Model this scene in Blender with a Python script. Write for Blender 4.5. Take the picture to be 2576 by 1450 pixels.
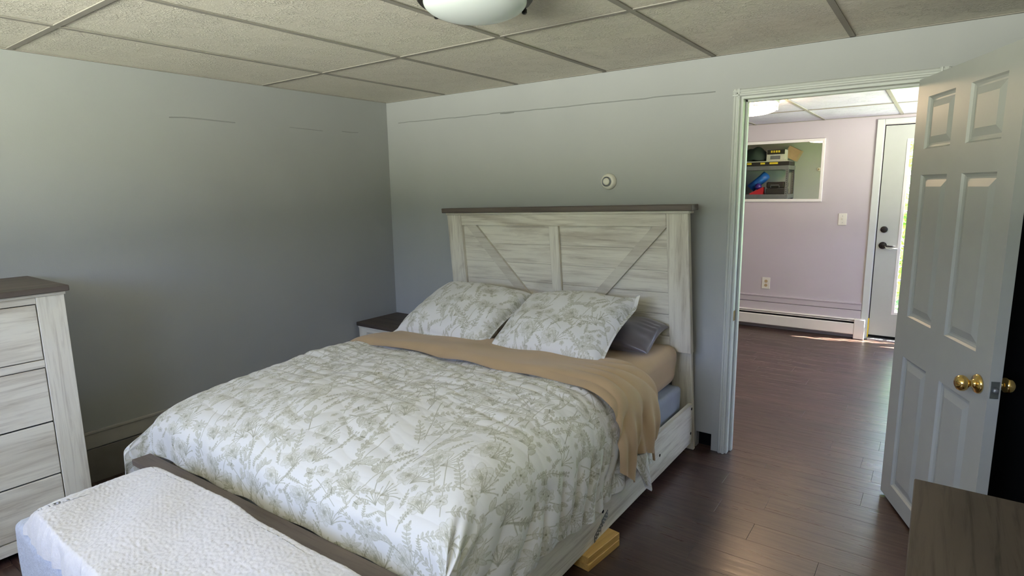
import bpy, bmesh, math, random
import numpy as np
from mathutils import Matrix, Vector

for o in list(bpy.data.objects):
    bpy.data.objects.remove(o, do_unlink=True)
SC = bpy.context.scene
COL = SC.collection
random.seed(7)
R = math.radians
H = 2.097            # bedroom ceiling
HF = 2.045           # ceiling of the room beyond the door
T = 0.6096           # ceiling tile module

# ------------------------------------------------------------------ camera
cam_d = bpy.data.cameras.new('camera')
cam_d.sensor_width = 36.0
cam_d.lens = 1473.9 / 2576 * 36.0
cam_d.clip_start = 0.02
cam = bpy.data.objects.new('camera', cam_d)
COL.objects.link(cam)
_r = Vector((0.81025884, 0.58586494, -0.01558469))
_u = Vector((-0.08532117, 0.1442253, 0.98585971))
_f = Vector((-0.57982834, 0.79747184, -0.16684651))
cam.matrix_world = Matrix(((_r.x, _u.x, -_f.x, 3.40428), (_r.y, _u.y, -_f.y, -3.12666),
                           (_r.z, _u.z, -_f.z, 1.45395), (0, 0, 0, 1)))
SC.camera = cam

# ------------------------------------------------------------------ world, sun, exposure
SKY = 8.5
GROUND = 55.0
world = bpy.data.worlds.new('world')
SC.world = world
world.use_nodes = True
nt = world.node_tree
nt.nodes.clear()
wo = nt.nodes.new('ShaderNodeOutputWorld')
bg = nt.nodes.new('ShaderNodeBackground')
tc = nt.nodes.new('ShaderNodeTexCoord')
sx = nt.nodes.new('ShaderNodeSeparateXYZ')
rp = nt.nodes.new('ShaderNodeValToRGB')
mr = nt.nodes.new('ShaderNodeMapRange')
mr.inputs['From Min'].default_value = -1
mr.inputs['From Max'].default_value = 1
nt.links.new(tc.outputs['Generated'], sx.inputs[0])
nt.links.new(sx.outputs['Z'], mr.inputs['Value'])
nt.links.new(mr.outputs[0], rp.inputs[0])
nt.links.new(rp.outputs[0], bg.inputs['Color'])
nt.links.new(bg.outputs[0], wo.inputs['Surface'])
e = rp.color_ramp.elements
gc = (0.565 * GROUND, 0.56 * GROUND, 0.50 * GROUND, 1)
e[0].position = 0.0
e[0].color = gc
e[1].position = 1.0
e[1].color = (0.42 * SKY, 0.58 * SKY, 1.05 * SKY, 1)
k = e.new(0.495); k.color = gc
k = e.new(0.505); k.color = (0.50 * SKY, 0.63 * SKY, 1.12 * SKY, 1)
bg.inputs['Strength'].default_value = 1.0

sun_d = bpy.data.lights.new('sun', 'SUN')
sun_d.energy = 95.0
sun_d.angle = R(0.53)
sun_d.color = (1.0, 0.95, 0.86)
sun = bpy.data.objects.new('sun', sun_d)
COL.objects.link(sun)
sun.rotation_euler = Vector((-1.0, -0.31, -1.73)).to_track_quat('-Z', 'Y').to_euler()

def portal(name, loc, rot, sx_, sy_):
    d = bpy.data.lights.new(name, 'AREA')
    d.shape = 'RECTANGLE'
    d.size, d.size_y = sx_, sy_
    d.cycles.is_portal = True
    o = bpy.data.objects.new(name, d)
    COL.objects.link(o)
    o.location = loc
    o.rotation_euler = rot
    return o
WX0, WX1, WZ0, WZ1, WY = 0.85, 3.25, 1.06, 2.02, -4.60      # bedroom window, behind the camera
portal('window_portal', ((WX0 + WX1) / 2, WY - 0.06, (WZ0 + WZ1) / 2), (R(90), 0, 0), WX1 - WX0, WZ1 - WZ0)
portal('side_portal', (4.7, 1.65, 1.42), (0, R(90), 0), 1.0, 1.4)
portal('door_portal', (3.72, 3.34, 1.05), (R(-90), 0, 0), 1.5, 1.7)

SC.view_settings.view_transform = 'Standard'
SC.view_settings.look = 'None'
SC.view_settings.exposure = 0.48
SC.view_settings.gamma = 1.0
SC.view_settings.use_curve_mapping = False
SC.cycles.max_bounces = 8
SC.cycles.diffuse_bounces = 5
SC.cycles.glossy_bounces = 4
SC.cycles.transparent_max_bounces = 12
SC.cycles.sample_clamp_indirect = 6.0
SC.cycles.caustics_reflective = False
SC.cycles.caustics_refractive = False

# ------------------------------------------------------------------ materials
def new_mat(name):
    m = bpy.data.materials.new(name)
    m.use_nodes = True
    n = m.node_tree.nodes
    n.clear()
    out = n.new('ShaderNodeOutputMaterial')
    b = n.new('ShaderNodeBsdfPrincipled')
    m.node_tree.links.new(b.outputs[0], out.inputs[0])
    return m, m.node_tree, b

def coords(nt, kind='Object', scale=(1, 1, 1), rot=(0, 0, 0)):
    t = nt.nodes.new('ShaderNodeTexCoord')
    mp = nt.nodes.new('ShaderNodeMapping')
    mp.inputs['Scale'].default_value = scale
    mp.inputs['Rotation'].default_value = rot
    nt.links.new(t.outputs[kind], mp.inputs[0])
    return mp.outputs[0]

def noise(nt, vec, scale, detail=4, rough=0.55, dist=0.0):
    n = nt.nodes.new('ShaderNodeTexNoise')
    n.inputs['Scale'].default_value = scale
    n.inputs['Detail'].default_value = detail
    n.inputs['Roughness'].default_value = rough
    n.inputs['Distortion'].default_value = dist
    nt.links.new(vec, n.inputs['Vector'])
    return n.outputs['Fac']

def ramp(nt, fac, stops):
    r = nt.nodes.new('ShaderNodeValToRGB')
    nt.links.new(fac, r.inputs[0])
    el = r.color_ramp.elements
    while len(el) < len(stops):
        el.new(0.5)
    for q, (p, c) in zip(el, stops):
        q.position = p
        q.color = (c[0], c[1], c[2], 1)
    return r.outputs[0]

def bump(nt, b, h, strength, dist=0.002):
    bp = nt.nodes.new('ShaderNodeBump')
    bp.inputs['Strength'].default_value = strength
    bp.inputs['Distance'].default_value = dist
    nt.links.new(h, bp.inputs['Height'])
    nt.links.new(bp.outputs[0], b.inputs['Normal'])

def mixc(nt, fac, a, b_, mode='MIX'):
    m = nt.nodes.new('ShaderNodeMix')
    m.data_type = 'RGBA'
    m.blend_type = mode
    for sock, v in ((m.inputs[0], fac), (m.inputs[6], a), (m.inputs[7], b_)):
        if hasattr(v, 'links'):
            nt.links.new(v, sock)
        elif isinstance(v, (int, float)):
            sock.default_value = v
        else:
            sock.default_value = (v[0], v[1], v[2], 1)
    return m.outputs[2]

def plain(name, c, rough=0.5, metal=0.0, var=0.06, nscale=12, bump_s=0.0, bump_scale=200, bump_d=0.001,
          sheen=0.0, spec=0.5, coat=0.0):
    m, nt, b = new_mat(name)
    v = coords(nt)
    f = noise(nt, v, nscale, 5)
    d = tuple(x * (1 - var) for x in c)
    l = tuple(min(1, x * (1 + var)) for x in c)
    nt.links.new(ramp(nt, f, [(0.3, d), (0.7, l)]), b.inputs['Base Color'])
    b.inputs['Roughness'].default_value = rough
    b.inputs['Metallic'].default_value = metal
    b.inputs['Specular IOR Level'].default_value = spec
    b.inputs['Sheen Weight'].default_value = sheen
    b.inputs['Coat Weight'].default_value = coat
    if bump_s:
        bump(nt, b, noise(nt, v, bump_scale, 3), bump_s, bump_d)
    return m

def wood(name, axis, light, dark, streak=0.5, rough=0.5, rot=(0, 0, 0), sc=1.0, knots=True):
    """grain runs along axis (0, 1, 2) of the part"""
    m, nt, b = new_mat(name)
    s = [9.0 * sc] * 3
    s[axis] = 0.9 * sc
    v = coords(nt, 'Object', s, rot)
    s2 = [60.0 * sc] * 3
    s2[axis] = 3.0 * sc
    v2 = coords(nt, 'Object', s2, rot)
    f1 = noise(nt, v, 1.0, 6, 0.6, 1.2)
    f2 = noise(nt, v2, 1.0, 5, 0.65, 0.6)
    mid = tuple((a + c) / 2 for a, c in zip(light, dark))
    base = ramp(nt, f1, [(0.30, dark), (0.43, mid), (0.52, light), (0.72, tuple(min(1, x * 1.06) for x in light))])
    fine = ramp(nt, f2, [(0.32, dark), (0.52, light)])
    col = mixc(nt, streak, base, fine)
    if knots:
        s3 = [3.2] * 3
        s3[axis] = 1.1
        v3 = coords(nt, 'Object', s3, rot)
        k = noise(nt, v3, 1.6, 3, 0.5, 2.0)
        kk = ramp(nt, k, [(0.66, (1, 1, 1)), (0.74, tuple(min(1, 0.75 + 0.2 * x) for x in dark))])
        col = mixc(nt, 1.0, col, kk, 'MULTIPLY')
    nt.links.new(col, b.inputs['Base Color'])
    b.inputs['Roughness'].default_value = rough
    bump(nt, b, f2, 0.25, 0.001)
    return m

WW_L, WW_D = (0.80, 0.76, 0.655), (0.40, 0.34, 0.265)
DK_L, DK_D = (0.135, 0.108, 0.090), (0.055, 0.042, 0.035)
M = {}
M['ww'] = [wood('whitewashed_wood_%s' % 'xyz'[i], i, WW_L, WW_D, 0.48, 0.55) for i in range(3)]
M['dk'] = [wood('dark_wood_%s' % 'xyz'[i], i, DK_L, DK_D, 0.45, 0.55) for i in range(3)]
M['dk2'] = [wood('weathered_dark_wood_%s' % 'xyz'[i], i, (0.085, 0.064, 0.047), (0.016, 0.011, 0.008), 0.65, 0.55) for i in range(3)]
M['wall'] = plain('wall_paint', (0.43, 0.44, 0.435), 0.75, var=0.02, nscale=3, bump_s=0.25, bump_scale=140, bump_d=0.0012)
M['wallseam'] = plain('wall_seam_paint', (0.30, 0.31, 0.30), 0.8, var=0.05)
M['trim'] = plain('trim_paint', (0.60, 0.62, 0.59), 0.45, var=0.02, bump_s=0.1, bump_scale=60)
M['door'] = plain('door_paint', (0.47, 0.48, 0.445), 0.42, var=0.02, bump_s=0.12, bump_scale=90)
M['wallf'] = plain('mauve_tinted_wall', (0.54, 0.485, 0.515), 0.75, var=0.02, nscale=3, bump_s=0.25, bump_scale=140, bump_d=0.0012)  # wall grey with the tint of lamp and daylight mixed into the colour
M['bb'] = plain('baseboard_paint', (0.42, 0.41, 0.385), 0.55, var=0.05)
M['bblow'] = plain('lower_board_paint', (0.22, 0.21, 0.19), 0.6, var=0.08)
M['black'] = plain('matt_black', (0.006, 0.006, 0.006), 0.8, spec=0.1)
M['wall_shaded'] = plain('wall_paint_shaded', (0.37, 0.38, 0.372), 0.75, var=0.02, nscale=3, bump_s=0.25, bump_scale=140, bump_d=0.0012)  # copy of the wall paint, this side's weaker light painted into its colour
M['bar'] = plain('ceiling_bar_paint', (0.33, 0.31, 0.27), 0.95, var=0.04, spec=0.1)
M['slab'] = plain('slab_grey', (0.3, 0.3, 0.3), 0.9)
M['brass'] = plain('polished_brass', (0.80, 0.56, 0.20), 0.13, metal=1.0, var=0.03)
M['bronze'] = plain('dark_bronze', (0.020, 0.016, 0.014), 0.4, metal=0.4)
M['steel'] = plain('galvanised_grey', (0.30, 0.31, 0.33), 0.4, metal=0.7, var=0.1)
M['plastic'] = plain('white_plastic', (0.78, 0.75, 0.66), 0.35, var=0.01)
M['plastic_d'] = plain('tan_plastic', (0.50, 0.38, 0.22), 0.4, var=0.02)
M['heater'] = plain('heater_enamel', (0.80, 0.76, 0.70), 0.35, var=0.02)
M['mirror'] = plain('mirror_silver', (0.80, 0.81, 0.80), 0.01, metal=1.0, var=0.0)
M['frame_w'] = plain('white_frame_paint', (0.80, 0.77, 0.74), 0.4, var=0.02)
M['tan'] = plain('tan_cotton', (0.50, 0.355, 0.205), 0.85, var=0.05, nscale=5, bump_s=0.3, bump_scale=420, sheen=0.2, spec=0.2)
M['satin'] = plain('grey_satin', (0.105, 0.090, 0.096), 0.30, var=0.06, sheen=0.35)
M['boxs'] = plain('box_spring_fabric', (0.33, 0.36, 0.41), 0.9, var=0.05, bump_s=0.3, bump_scale=300, spec=0.1)
M['bench'] = plain('bench_chenille', (0.52, 0.56, 0.66), 0.95, var=0.14, nscale=70, bump_s=0.9, bump_scale=160, bump_d=0.004, sheen=0.4, spec=0.1)
M['sherpa'] = plain('sherpa_fleece', (0.72, 0.70, 0.70), 1.0, var=0.05, nscale=55, bump_s=0.45, bump_scale=150, bump_d=0.003, sheen=0.5, spec=0.05)
M['lumber'] = wood('pine_lumber', 1, (0.66, 0.40, 0.11), (0.44, 0.235, 0.05), 0.45, 0.6, sc=1.6)
M['plate'] = plain('zinc_plate', (0.22, 0.24, 0.23), 0.4, metal=0.8, var=0.12)
M['yellow'] = plain('yellow_print', (0.85, 0.62, 0.05), 0.5, var=0.02)
M['carton_w'] = plain('carton_white', (0.62, 0.60, 0.60), 0.6, var=0.08, nscale=40)
M['carton_b'] = plain('carton_black', (0.025, 0.022, 0.022), 0.5)
M['card'] = plain('brown_cardboard', (0.40, 0.26, 0.16), 0.8, var=0.1)
M['green'] = plain('dark_green_cloth', (0.018, 0.035, 0.030), 0.7, var=0.2)
M['blue'] = plain('blue_vinyl', (0.015, 0.12, 0.48), 0.4, var=0.2, nscale=8)
M['purple'] = plain('purple_rubber', (0.06, 0.03, 0.25), 0.25, var=0.1)
M['red'] = plain('red_plastic', (0.45, 0.02, 0.03), 0.4, var=0.1)
M['grass'] = plain('lawn', (0.16, 0.30, 0.05), 0.9, var=0.4, nscale=30, bump_s=0.8, bump_scale=60, bump_d=0.02)
M['leaf'] = plain('shrub_leaf', (0.22, 0.42, 0.06), 0.5, var=0.35, nscale=9)
M['tree_screen'] = plain('tree_screen_foliage', (0.11, 0.13, 0.07), 0.9, var=0.4, nscale=2)
M['soffit'] = plain('soffit_wood', (0.52, 0.38, 0.20), 0.7, var=0.1)
M['paver'] = plain('patio_concrete', (0.55, 0.54, 0.50), 0.9, var=0.1)

def tile_mat(name, k):
    m, nt, b = new_mat(name)
    v = coords(nt)
    f = noise(nt, v, 55, 4, 0.6, 1.5)
    g = noise(nt, v, 7, 4, 0.6, 0.4)
    c = ramp(nt, f, [(0.35, (0.60, 0.56, 0.46)), (0.62, (0.72, 0.685, 0.575))])
    c = mixc(nt, 0.35, c, ramp(nt, g, [(0.3, (0.60, 0.56, 0.47)), (0.7, (0.74, 0.70, 0.60))]))
    nt.links.new(mixc(nt, 1.0, c, k, 'MULTIPLY'), b.inputs['Base Color'])
    b.inputs['Roughness'].default_value = 0.85
    r = ramp(nt, f, [(0.45, (0, 0, 0)), (0.62, (1, 1, 1))])
    bump(nt, b, mixc(nt, 1.0, r, ramp(nt, g, [(0.42, (0.1, 0.1, 0.1)), (0.6, (1, 1, 1))]), 'MULTIPLY'), 0.85, 0.005)
    return m
M['tile'] = tile_mat('ceiling_tile_face', (1.08, 1.08, 1.10))
M['tilef'] = tile_mat('white_ceiling_tile_face', (1.08, 1.10, 1.50))

def floor_mat():
    m, nt, b = new_mat('vinyl_plank')
    oi = nt.nodes.new('ShaderNodeObjectInfo')
    t = nt.nodes.new('ShaderNodeTexCoord')
    ad = nt.nodes.new('ShaderNodeVectorMath'); ad.operation = 'ADD'
    ml = nt.nodes.new('ShaderNodeVectorMath'); ml.operation = 'SCALE'
    cb = nt.nodes.new('ShaderNodeCombineXYZ')
    nt.links.new(oi.outputs['Random'], cb.inputs[0]); nt.links.new(oi.outputs['Random'], cb.inputs[1])
    nt.links.new(cb.outputs[0], ml.inputs[0]); ml.inputs['Scale'].default_value = 37.0
    nt.links.new(t.outputs['Object'], ad.inputs[0]); nt.links.new(ml.outputs[0], ad.inputs[1])
    def mp(s):
        q = nt.nodes.new('ShaderNodeMapping'); q.inputs['Scale'].default_value = s
        nt.links.new(ad.outputs[0], q.inputs[0]); return q.outputs[0]
    f1 = noise(nt, mp((1.6, 16, 1)), 1.0, 6, 0.6, 1.0)
    f2 = noise(nt, mp((3.5, 70, 1)), 1.0, 5, 0.65, 0.4)
    c = ramp(nt, f1, [(0.3, (0.022, 0.0105, 0.008)), (0.5, (0.052, 0.027, 0.021)), (0.7, (0.098, 0.056, 0.044))])
    c = mixc(nt, 0.55, c, ramp(nt, f2, [(0.35, (0.014, 0.008, 0.0065)), (0.68, (0.105, 0.064, 0.052))]))
    v = ramp(nt, oi.outputs['Random'], [(0, (0.78, 0.78, 0.78)), (1, (1.18, 1.16, 1.14))])
    c = mixc(nt, 1.0, c, v, 'MULTIPLY')
    nt.links.new(c, b.inputs['Base Color'])
    rr = ramp(nt, f2, [(0.35, (0.40, 0.40, 0.40)), (0.65, (0.27, 0.27, 0.27))])
    nt.links.new(rr, b.inputs['Roughness'])
    b.inputs['Specular IOR Level'].default_value = 0.95
    b.inputs['Specular Tint'].default_value = (1.0, 0.90, 0.85, 1)
    bump(nt, b, f2, 0.2, 0.0008)
    return m
M['plank'] = floor_mat()

def print_mat():
    """white cotton with a sage floral print; the print is carried by the cloth as a colour attribute"""
    m, nt, b = new_mat('floral_cotton')
    at = nt.nodes.new('ShaderNodeAttribute')
    at.attribute_name = 'print'
    c = ramp(nt, at.outputs['Fac'], [(0.0, (0.80, 0.79, 0.755)), (0.35, (0.56, 0.55, 0.455)), (0.9, (0.21, 0.205, 0.14))])
    nt.links.new(c, b.inputs['Base Color'])
    b.inputs['Roughness'].default_value = 0.9
    b.inputs['Sheen Weight'].default_value = 0.15
    b.inputs['Specular IOR Level'].default_value = 0.15
    v = coords(nt)
    bump(nt, b, noise(nt, v, 30, 4, 0.55, 0.5), 0.12, 0.005)
    return m
M['print'] = print_mat()

def glass_mat(name, tint=(0.95, 0.98, 0.96)):
    m, nt, b = new_mat(name)
    out = [n for n in nt.nodes if n.type == 'OUTPUT_MATERIAL'][0]
    tr = nt.nodes.new('ShaderNodeBsdfTransparent')
    gl = nt.nodes.new('ShaderNodeBsdfGlossy')
    mx = nt.nodes.new('ShaderNodeMixShader')
    tr.inputs[0].default_value = (*tint, 1)
    gl.inputs['Roughness'].default_value = 0.02
    mx.inputs[0].default_value = 0.05
    nt.links.new(tr.outputs[0], mx.inputs[1]); nt.links.new(gl.outputs[0], mx.inputs[2])
    nt.links.new(mx.outputs[0], out.inputs[0])
    nt.nodes.remove(b)
    return m
M['glass'] = glass_mat('window_glass')
mo, nto, bo = new_mat('opal_glass')
bo.inputs['Base Color'].default_value = (0.80, 0.86, 0.84, 1)
bo.inputs['Roughness'].default_value = 0.25
bo.inputs['Subsurface Weight'].default_value = 0.2
bo.inputs['Subsurface Radius'].default_value = (0.02, 0.02, 0.02)
M['opal'] = mo
ml_, ntl, bl = new_mat('lit_lamp_glass')
bl.inputs['Base Color'].default_value = (0.9, 0.85, 0.75, 1)
bl.inputs['Emission Color'].default_value = (1.0, 0.70, 0.42, 1)
bl.inputs['Emission Strength'].default_value = 30.0
M['lit'] = ml_

# ------------------------------------------------------------------ mesh helpers
class MB:
    """collects shapes in world coordinates and links them as one mesh object"""
    def __init__(s):
        s.v, s.f = [], []
    def add(s, verts, faces):
        n = len(s.v)
        s.v += [tuple(p) for p in verts]
        s.f += [tuple(i + n for i in f) for f in faces]
        return s
    def box(s, x0, x1, y0, y1, z0, z1, bev=0.0, seg=1):
        x0, x1 = min(x0, x1), max(x0, x1); y0, y1 = min(y0, y1), max(y0, y1); z0, z1 = min(z0, z1), max(z0, z1)
        bm = bmesh.new()
        bmesh.ops.create_cube(bm, size=1)
        for p in bm.verts:
            p.co = ((p.co.x + .5) * (x1 - x0) + x0, (p.co.y + .5) * (y1 - y0) + y0, (p.co.z + .5) * (z1 - z0) + z0)
        if bev:
            bmesh.ops.bevel(bm, geom=bm.edges[:], offset=bev, segments=seg, profile=0.5, affect='EDGES')
        return s.bm(bm)
    def bm(s, bm, mat=None):
        bm.verts.ensure_lookup_table()
        bm.verts.index_update()
        vs = [(mat @ p.co) if mat else p.co.copy() for p in bm.verts]
        fs = [[q.index for q in f.verts] for f in bm.faces]
        bm.free()
        return s.add(vs, fs)
    def prism(s, poly, axis, a, b):
        """extrude a 2-D polygon along axis; poly gives the other two coordinates in order"""
        n = len(poly)
        def P(q, t):
            q = list(q); q.insert(axis, t); return q
        vs = [P(q, a) for q in poly] + [P(q, b) for q in poly]
        fs = [tuple(range(n))[::-1], tuple(range(n, 2 * n))] + [(i, (i + 1) % n, n + (i + 1) % n, n + i) for i in range(n)]
        return s.add(vs, fs)
    def lathe(s, prof, c, axis='z', n=32, mat=None):
        """prof: (radius, height) pairs from one end to the other"""
        vs, fs = [], []
        m = len(prof)
        for i in range(n):
            a = 2 * math.pi * i / n
            for r_, h in prof:
                p = Vector((r_ * math.cos(a), r_ * math.sin(a), h))
                if axis == 'y':
                    p = Vector((p.x, -p.z, p.y))
                elif axis == 'x':
                    p = Vector((p.z, p.x, p.y))
                if mat:
                    p = mat @ p
                vs.append((p.x + c[0], p.y + c[1], p.z + c[2]))
        for i in range(n):
            for j in range(m - 1):
                a, b = i * m + j, ((i + 1) % n) * m + j
                fs.append((a, b, b + 1, a + 1))
        for j in (0, m - 1):
            if prof[j][0] > 1e-6:
                fs.append(tuple(i * m + j for i in range(n)))
        return s.add(vs, fs)
    def tube(s, pts, r_, n=8):
        vs, fs = [], []
        pts = [Vector(p) for p in pts]
        for i, p in enumerate(pts):
            t = (pts[min(i + 1, len(pts) - 1)] - pts[max(i - 1, 0)]).normalized()
            a = t.cross(Vector((0.31, 0.17, 0.93))).normalized()
            b = t.cross(a)
            for k in range(n):
                q = 2 * math.pi * k / n
                vs.append(p + a * (r_ * math.cos(q)) + b * (r_ * math.sin(q)))
        for i in range(len(pts) - 1):
            for k in range(n):
                fs.append((i * n + k, i * n + (k + 1) % n, (i + 1) * n + (k + 1) % n, (i + 1) * n + k))
        fs += [tuple(range(n)), tuple(range((len(pts) - 1) * n, len(pts) * n))]
        return s.add(vs, fs)
    def warp(s, fn):
        s.v = [fn(*p) for p in s.v]
        return s
    def build(s, name, mat, parent=None, smooth=False, loc=None):
        L = Vector(loc) if loc is not None else (parent_loc(parent) if parent is not None else Vector((0, 0, 0)))
        me = bpy.data.meshes.new(name)
        me.from_pydata([(p[0] - L.x, p[1] - L.y, p[2] - L.z) for p in s.v], [], s.f)
        bm = bmesh.new(); bm.from_mesh(me)
        bmesh.ops.recalc_face_normals(bm, faces=bm.faces[:])
        bm.to_mesh(me); bm.free()
        me.materials.append(mat)
        if smooth:
            me.polygons.foreach_set('use_smooth', [True] * len(me.polygons))
        o = bpy.data.objects.new(name, me)
        COL.objects.link(o)
        if parent is not None:
            o.parent = parent
            if loc is not None:
                o.location = L - parent_loc(parent)
        else:
            o.location = L
        return o

def parent_loc(p):
    v = Vector((0, 0, 0))
    while p is not None:
        v += p.location
        p = p.parent
    return v

def tag(o, label=None, cat=None, group=None, kind=None):
    if label: o['label'] = label
    if cat: o['category'] = cat
    if group: o['group'] = group
    if kind: o['kind'] = kind
    return o

def thing(name, loc, label=None, cat=None, group=None, kind=None, rz=0):
    o = bpy.data.objects.new(name, None)
    COL.objects.link(o)
    o.location = loc
    o.rotation_euler.z = rz
    o.empty_display_size = 0.1
    return tag(o, label, cat, group, kind)

def box(name, mat, parent, x0, x1, y0, y1, z0, z1, bev=0.0, seg=1, loc=None):
    return MB().box(x0, x1, y0, y1, z0, z1, bev, seg).build(name, mat, parent, loc=loc)

def grid_mesh(name, P, mat, parent=None, attr=None, closed_u=False, loc=None):
    """P: (nu, nv, 3) array of points -> smooth shaded quad grid"""
    nu, nv = P.shape[:2]
    L = np.array(loc if loc is not None else (tuple(parent_loc(parent)) if parent is not None else (0, 0, 0)))
    co = (P.reshape(-1, 3) - L).astype(np.float32)
    i = np.arange(nu if closed_u else nu - 1)[:, None]
    j = np.arange(nv - 1)[None, :]
    i2 = (i + 1) % nu
    q = np.stack([i * nv + j, i2 * nv + j, i2 * nv + j + 1, i * nv + j + 1], -1).reshape(-1, 4).astype(np.int32)
    me = bpy.data.meshes.new(name)
    me.vertices.add(len(co)); me.vertices.foreach_set('co', co.ravel())
    me.loops.add(q.size); me.loops.foreach_set('vertex_index', q.ravel())
    me.polygons.add(len(q)); me.polygons.foreach_set('loop_start', np.arange(0, q.size, 4, dtype=np.int32))
    me.polygons.foreach_set('use_smooth', np.ones(len(q), dtype=bool))
    me.update(calc_edges=True)
    if attr is not None:
        a = me.attributes.new('print', 'FLOAT', 'POINT')
        a.data.foreach_set('value', attr.reshape(-1).astype(np.float32))
    me.materials.append(mat)
    o = bpy.data.objects.new(name, me)
    COL.objects.link(o)
    if parent is not None:
        o.parent = parent
        if loc is not None:
            o.location = Vector(loc) - parent_loc(parent)
    else:
        o.location = L
    return o

def fnoise(x, y, f0, f1, n, seed, ax=1.0, ay=1.0):
    g = np.random.RandomState(seed)
    out = np.zeros_like(x)
    for _ in range(n):
        f = g.uniform(f0, f1) * 2 * math.pi
        a = g.uniform(0, 2 * math.pi)
        out += np.sin(f * (math.cos(a) * x * ax + math.sin(a) * y * ay) + g.uniform(0, 6.28))
    return out / math.sqrt(n / 2)

def sstep(x, a, b):
    t = np.clip((x - a) / (b - a), 0, 1)
    return t * t * (3 - 2 * t)

# ------------------------------------------------------------------ the shell of the bedroom
RX, FY = 3.92, -4.60          # right wall, wall behind the camera
FRX0, FRX1, FRY = -0.6, 4.62, 3.20   # room beyond the door

def plank_floor(name, x0, x1, y0, y1, seed, xb=None):
    base = MB().box(x0 if xb is None else xb, x1, y0, y1, -0.06, -0.006).build(name, M['black'])
    tag(base, kind='structure', label='dark brown wood plank floor')
    g = random.Random(seed)
    full = {}
    y = -0.343 - 0.14 * 60
    while y < y1 - 0.001:
        a, b = max(y, y0), min(y + 0.14, y1)
        if b - a > 0.01 and b > y0:
            x = x0 - g.uniform(0.0, 1.1)
            while x < x1:
                p, q = max(x, x0), min(x + 1.22, x1)
                if q - p > 0.02:
                    key = (round(q - p, 3), round(b - a, 3))
                    if key not in full:
                        w, h = (q - p) / 2 - 0.0004, (b - a) / 2 - 0.0005
                        c = 0.0005
                        vs = [(-w, -h, -0.006), (w, -h, -0.006), (w, h, -0.006), (-w, h, -0.006),
                              (-w, -h, -c), (w, -h, -c), (w, h, -c), (-w, h, -c),
                              (-w + c, -h + c, 0), (w - c, -h + c, 0), (w - c, h - c, 0), (-w + c, h - c, 0)]
                        fs = [(0, 1, 5, 4), (1, 2, 6, 5), (2, 3, 7, 6), (3, 0, 4, 7), (4, 5, 9, 8), (5, 6, 10, 9),
                              (6, 7, 11, 10), (7, 4, 8, 11), (8, 9, 10, 11)]
                        me = bpy.data.meshes.new('plank')
                        me.from_pydata(vs, [], fs)
                        me.materials.append(M['plank'])
                        full[key] = me
                    o = bpy.data.objects.new('plank', full[key])
                    COL.objects.link(o)
                    o.parent = base
                    o.location = ((p + q) / 2, (a + b) / 2, 0)
                x += 1.22
        y += 0.14
    return base
plank_floor('floor', 0, RX, FY, 0.0, 3)
plank_floor('floor_beyond', 0.4, FRX1, 0.0, FRY, 5, FRX0 - 0.05)

def drop_ceiling(name, x0, x1, y0, y1, z, xs, ys, tm='tile'):
    base = MB().box(x0 - 0.1, x1 + 0.1, y0 - 0.1, y1 + 0.1, z + 0.03, z + 0.12).build(name, M['slab'])
    tag(base, kind='structure', label='suspended ceiling of textured tiles')
    X = [x0] + [q for q in xs if x0 + 0.02 < q < x1 - 0.02] + [x1]
    Y = [y0] + [q for q in ys if y0 + 0.02 < q < y1 - 0.02] + [y1]
    g = random.Random(2)
    for i in range(len(X) - 1):
        for j in range(len(Y) - 1):
            dz = g.uniform(0, 0.0015)
            box('ceiling_tile', M[tm], base, X[i] + 0.004, X[i + 1] - 0.004, Y[j] + 0.004, Y[j + 1] - 0.004,
                z + 0.0035 + dz, z + 0.018)
    for q in X[1:-1]:
        box('ceiling_bar', M['bar'], base, q - 0.0115, q + 0.0115, y0, y1, z - 0.001, z + 0.0032)
    for q in Y[1:-1]:
        for i in range(len(X) - 1):
            box('ceiling_bar', M['bar'], base, X[i] + 0.0115, X[i + 1] - 0.0115, q - 0.0115, q + 0.0115, z - 0.0008, z + 0.0032)
    for a, b, c, d in ((x0, x1, y0, y0 + 0.012), (x0, x1, y1 - 0.012, y1), (x0, x0 + 0.012, y0, y1), (x1 - 0.012, x1, y0, y1)):
        box('ceiling_edge', M['bar'], base, a, b, c, d, z - 0.001, z + 0.0032)
    return base
drop_ceiling('ceiling', 0, RX, FY, 0, H, [0.5887 + T * i for i in range(7)], [-0.994 - 2 * T * i for i in range(4)][::-1])
drop_ceiling('ceiling_beyond', FRX0, FRX1, 0.115, FRY, HF, [2.461 - T * 5 + T * i for i in range(9)], [2.28 - 2 * T, 2.28], 'tilef')

def wall(name, boxes, label=None, mat='wall'):
    m = MB()
    for b in boxes:
        m.box(*b)
    return tag(m.build(name, M[mat]), kind='structure', label=label)

WT = 0.115
TOP = H + 0.1
wall_left = wall('wall_left', [(-0.12, 0, FY - 0.12, 0.0, -0.06, TOP)], 'grey painted wall behind the chest of drawers', 'wall_shaded')
DX0, DX1, DZ = 2.557, 3.345, 1.889        # door opening
wall_back = wall('wall_back', [
    (-0.12, 2.40, 0, WT, -0.06, TOP), (2.40, 2.484, 0, WT, 0.093, TOP), (2.484, DX0, 0, WT, -0.06, TOP),
    (DX0, DX1, 0, WT, DZ, TOP), (DX1, RX + 0.12, 0, WT, -0.06, TOP), (FRX0 - 0.1, -0.12, 0, WT, -0.06, TOP),
    (RX + 0.12, FRX1 + 0.12, 0, WT, -0.06, TOP)],
    'grey painted wall with the doorway and the headboard')
box('gap_backing', M['black'], wall_back, 2.39, 2.49, 0.05, 0.06, 0.0, 0.1)
wall('wall_right', [(RX, RX + 0.12, FY - 0.12, 0, -0.06, TOP)], 'grey painted wall beside the low dresser')
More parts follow.
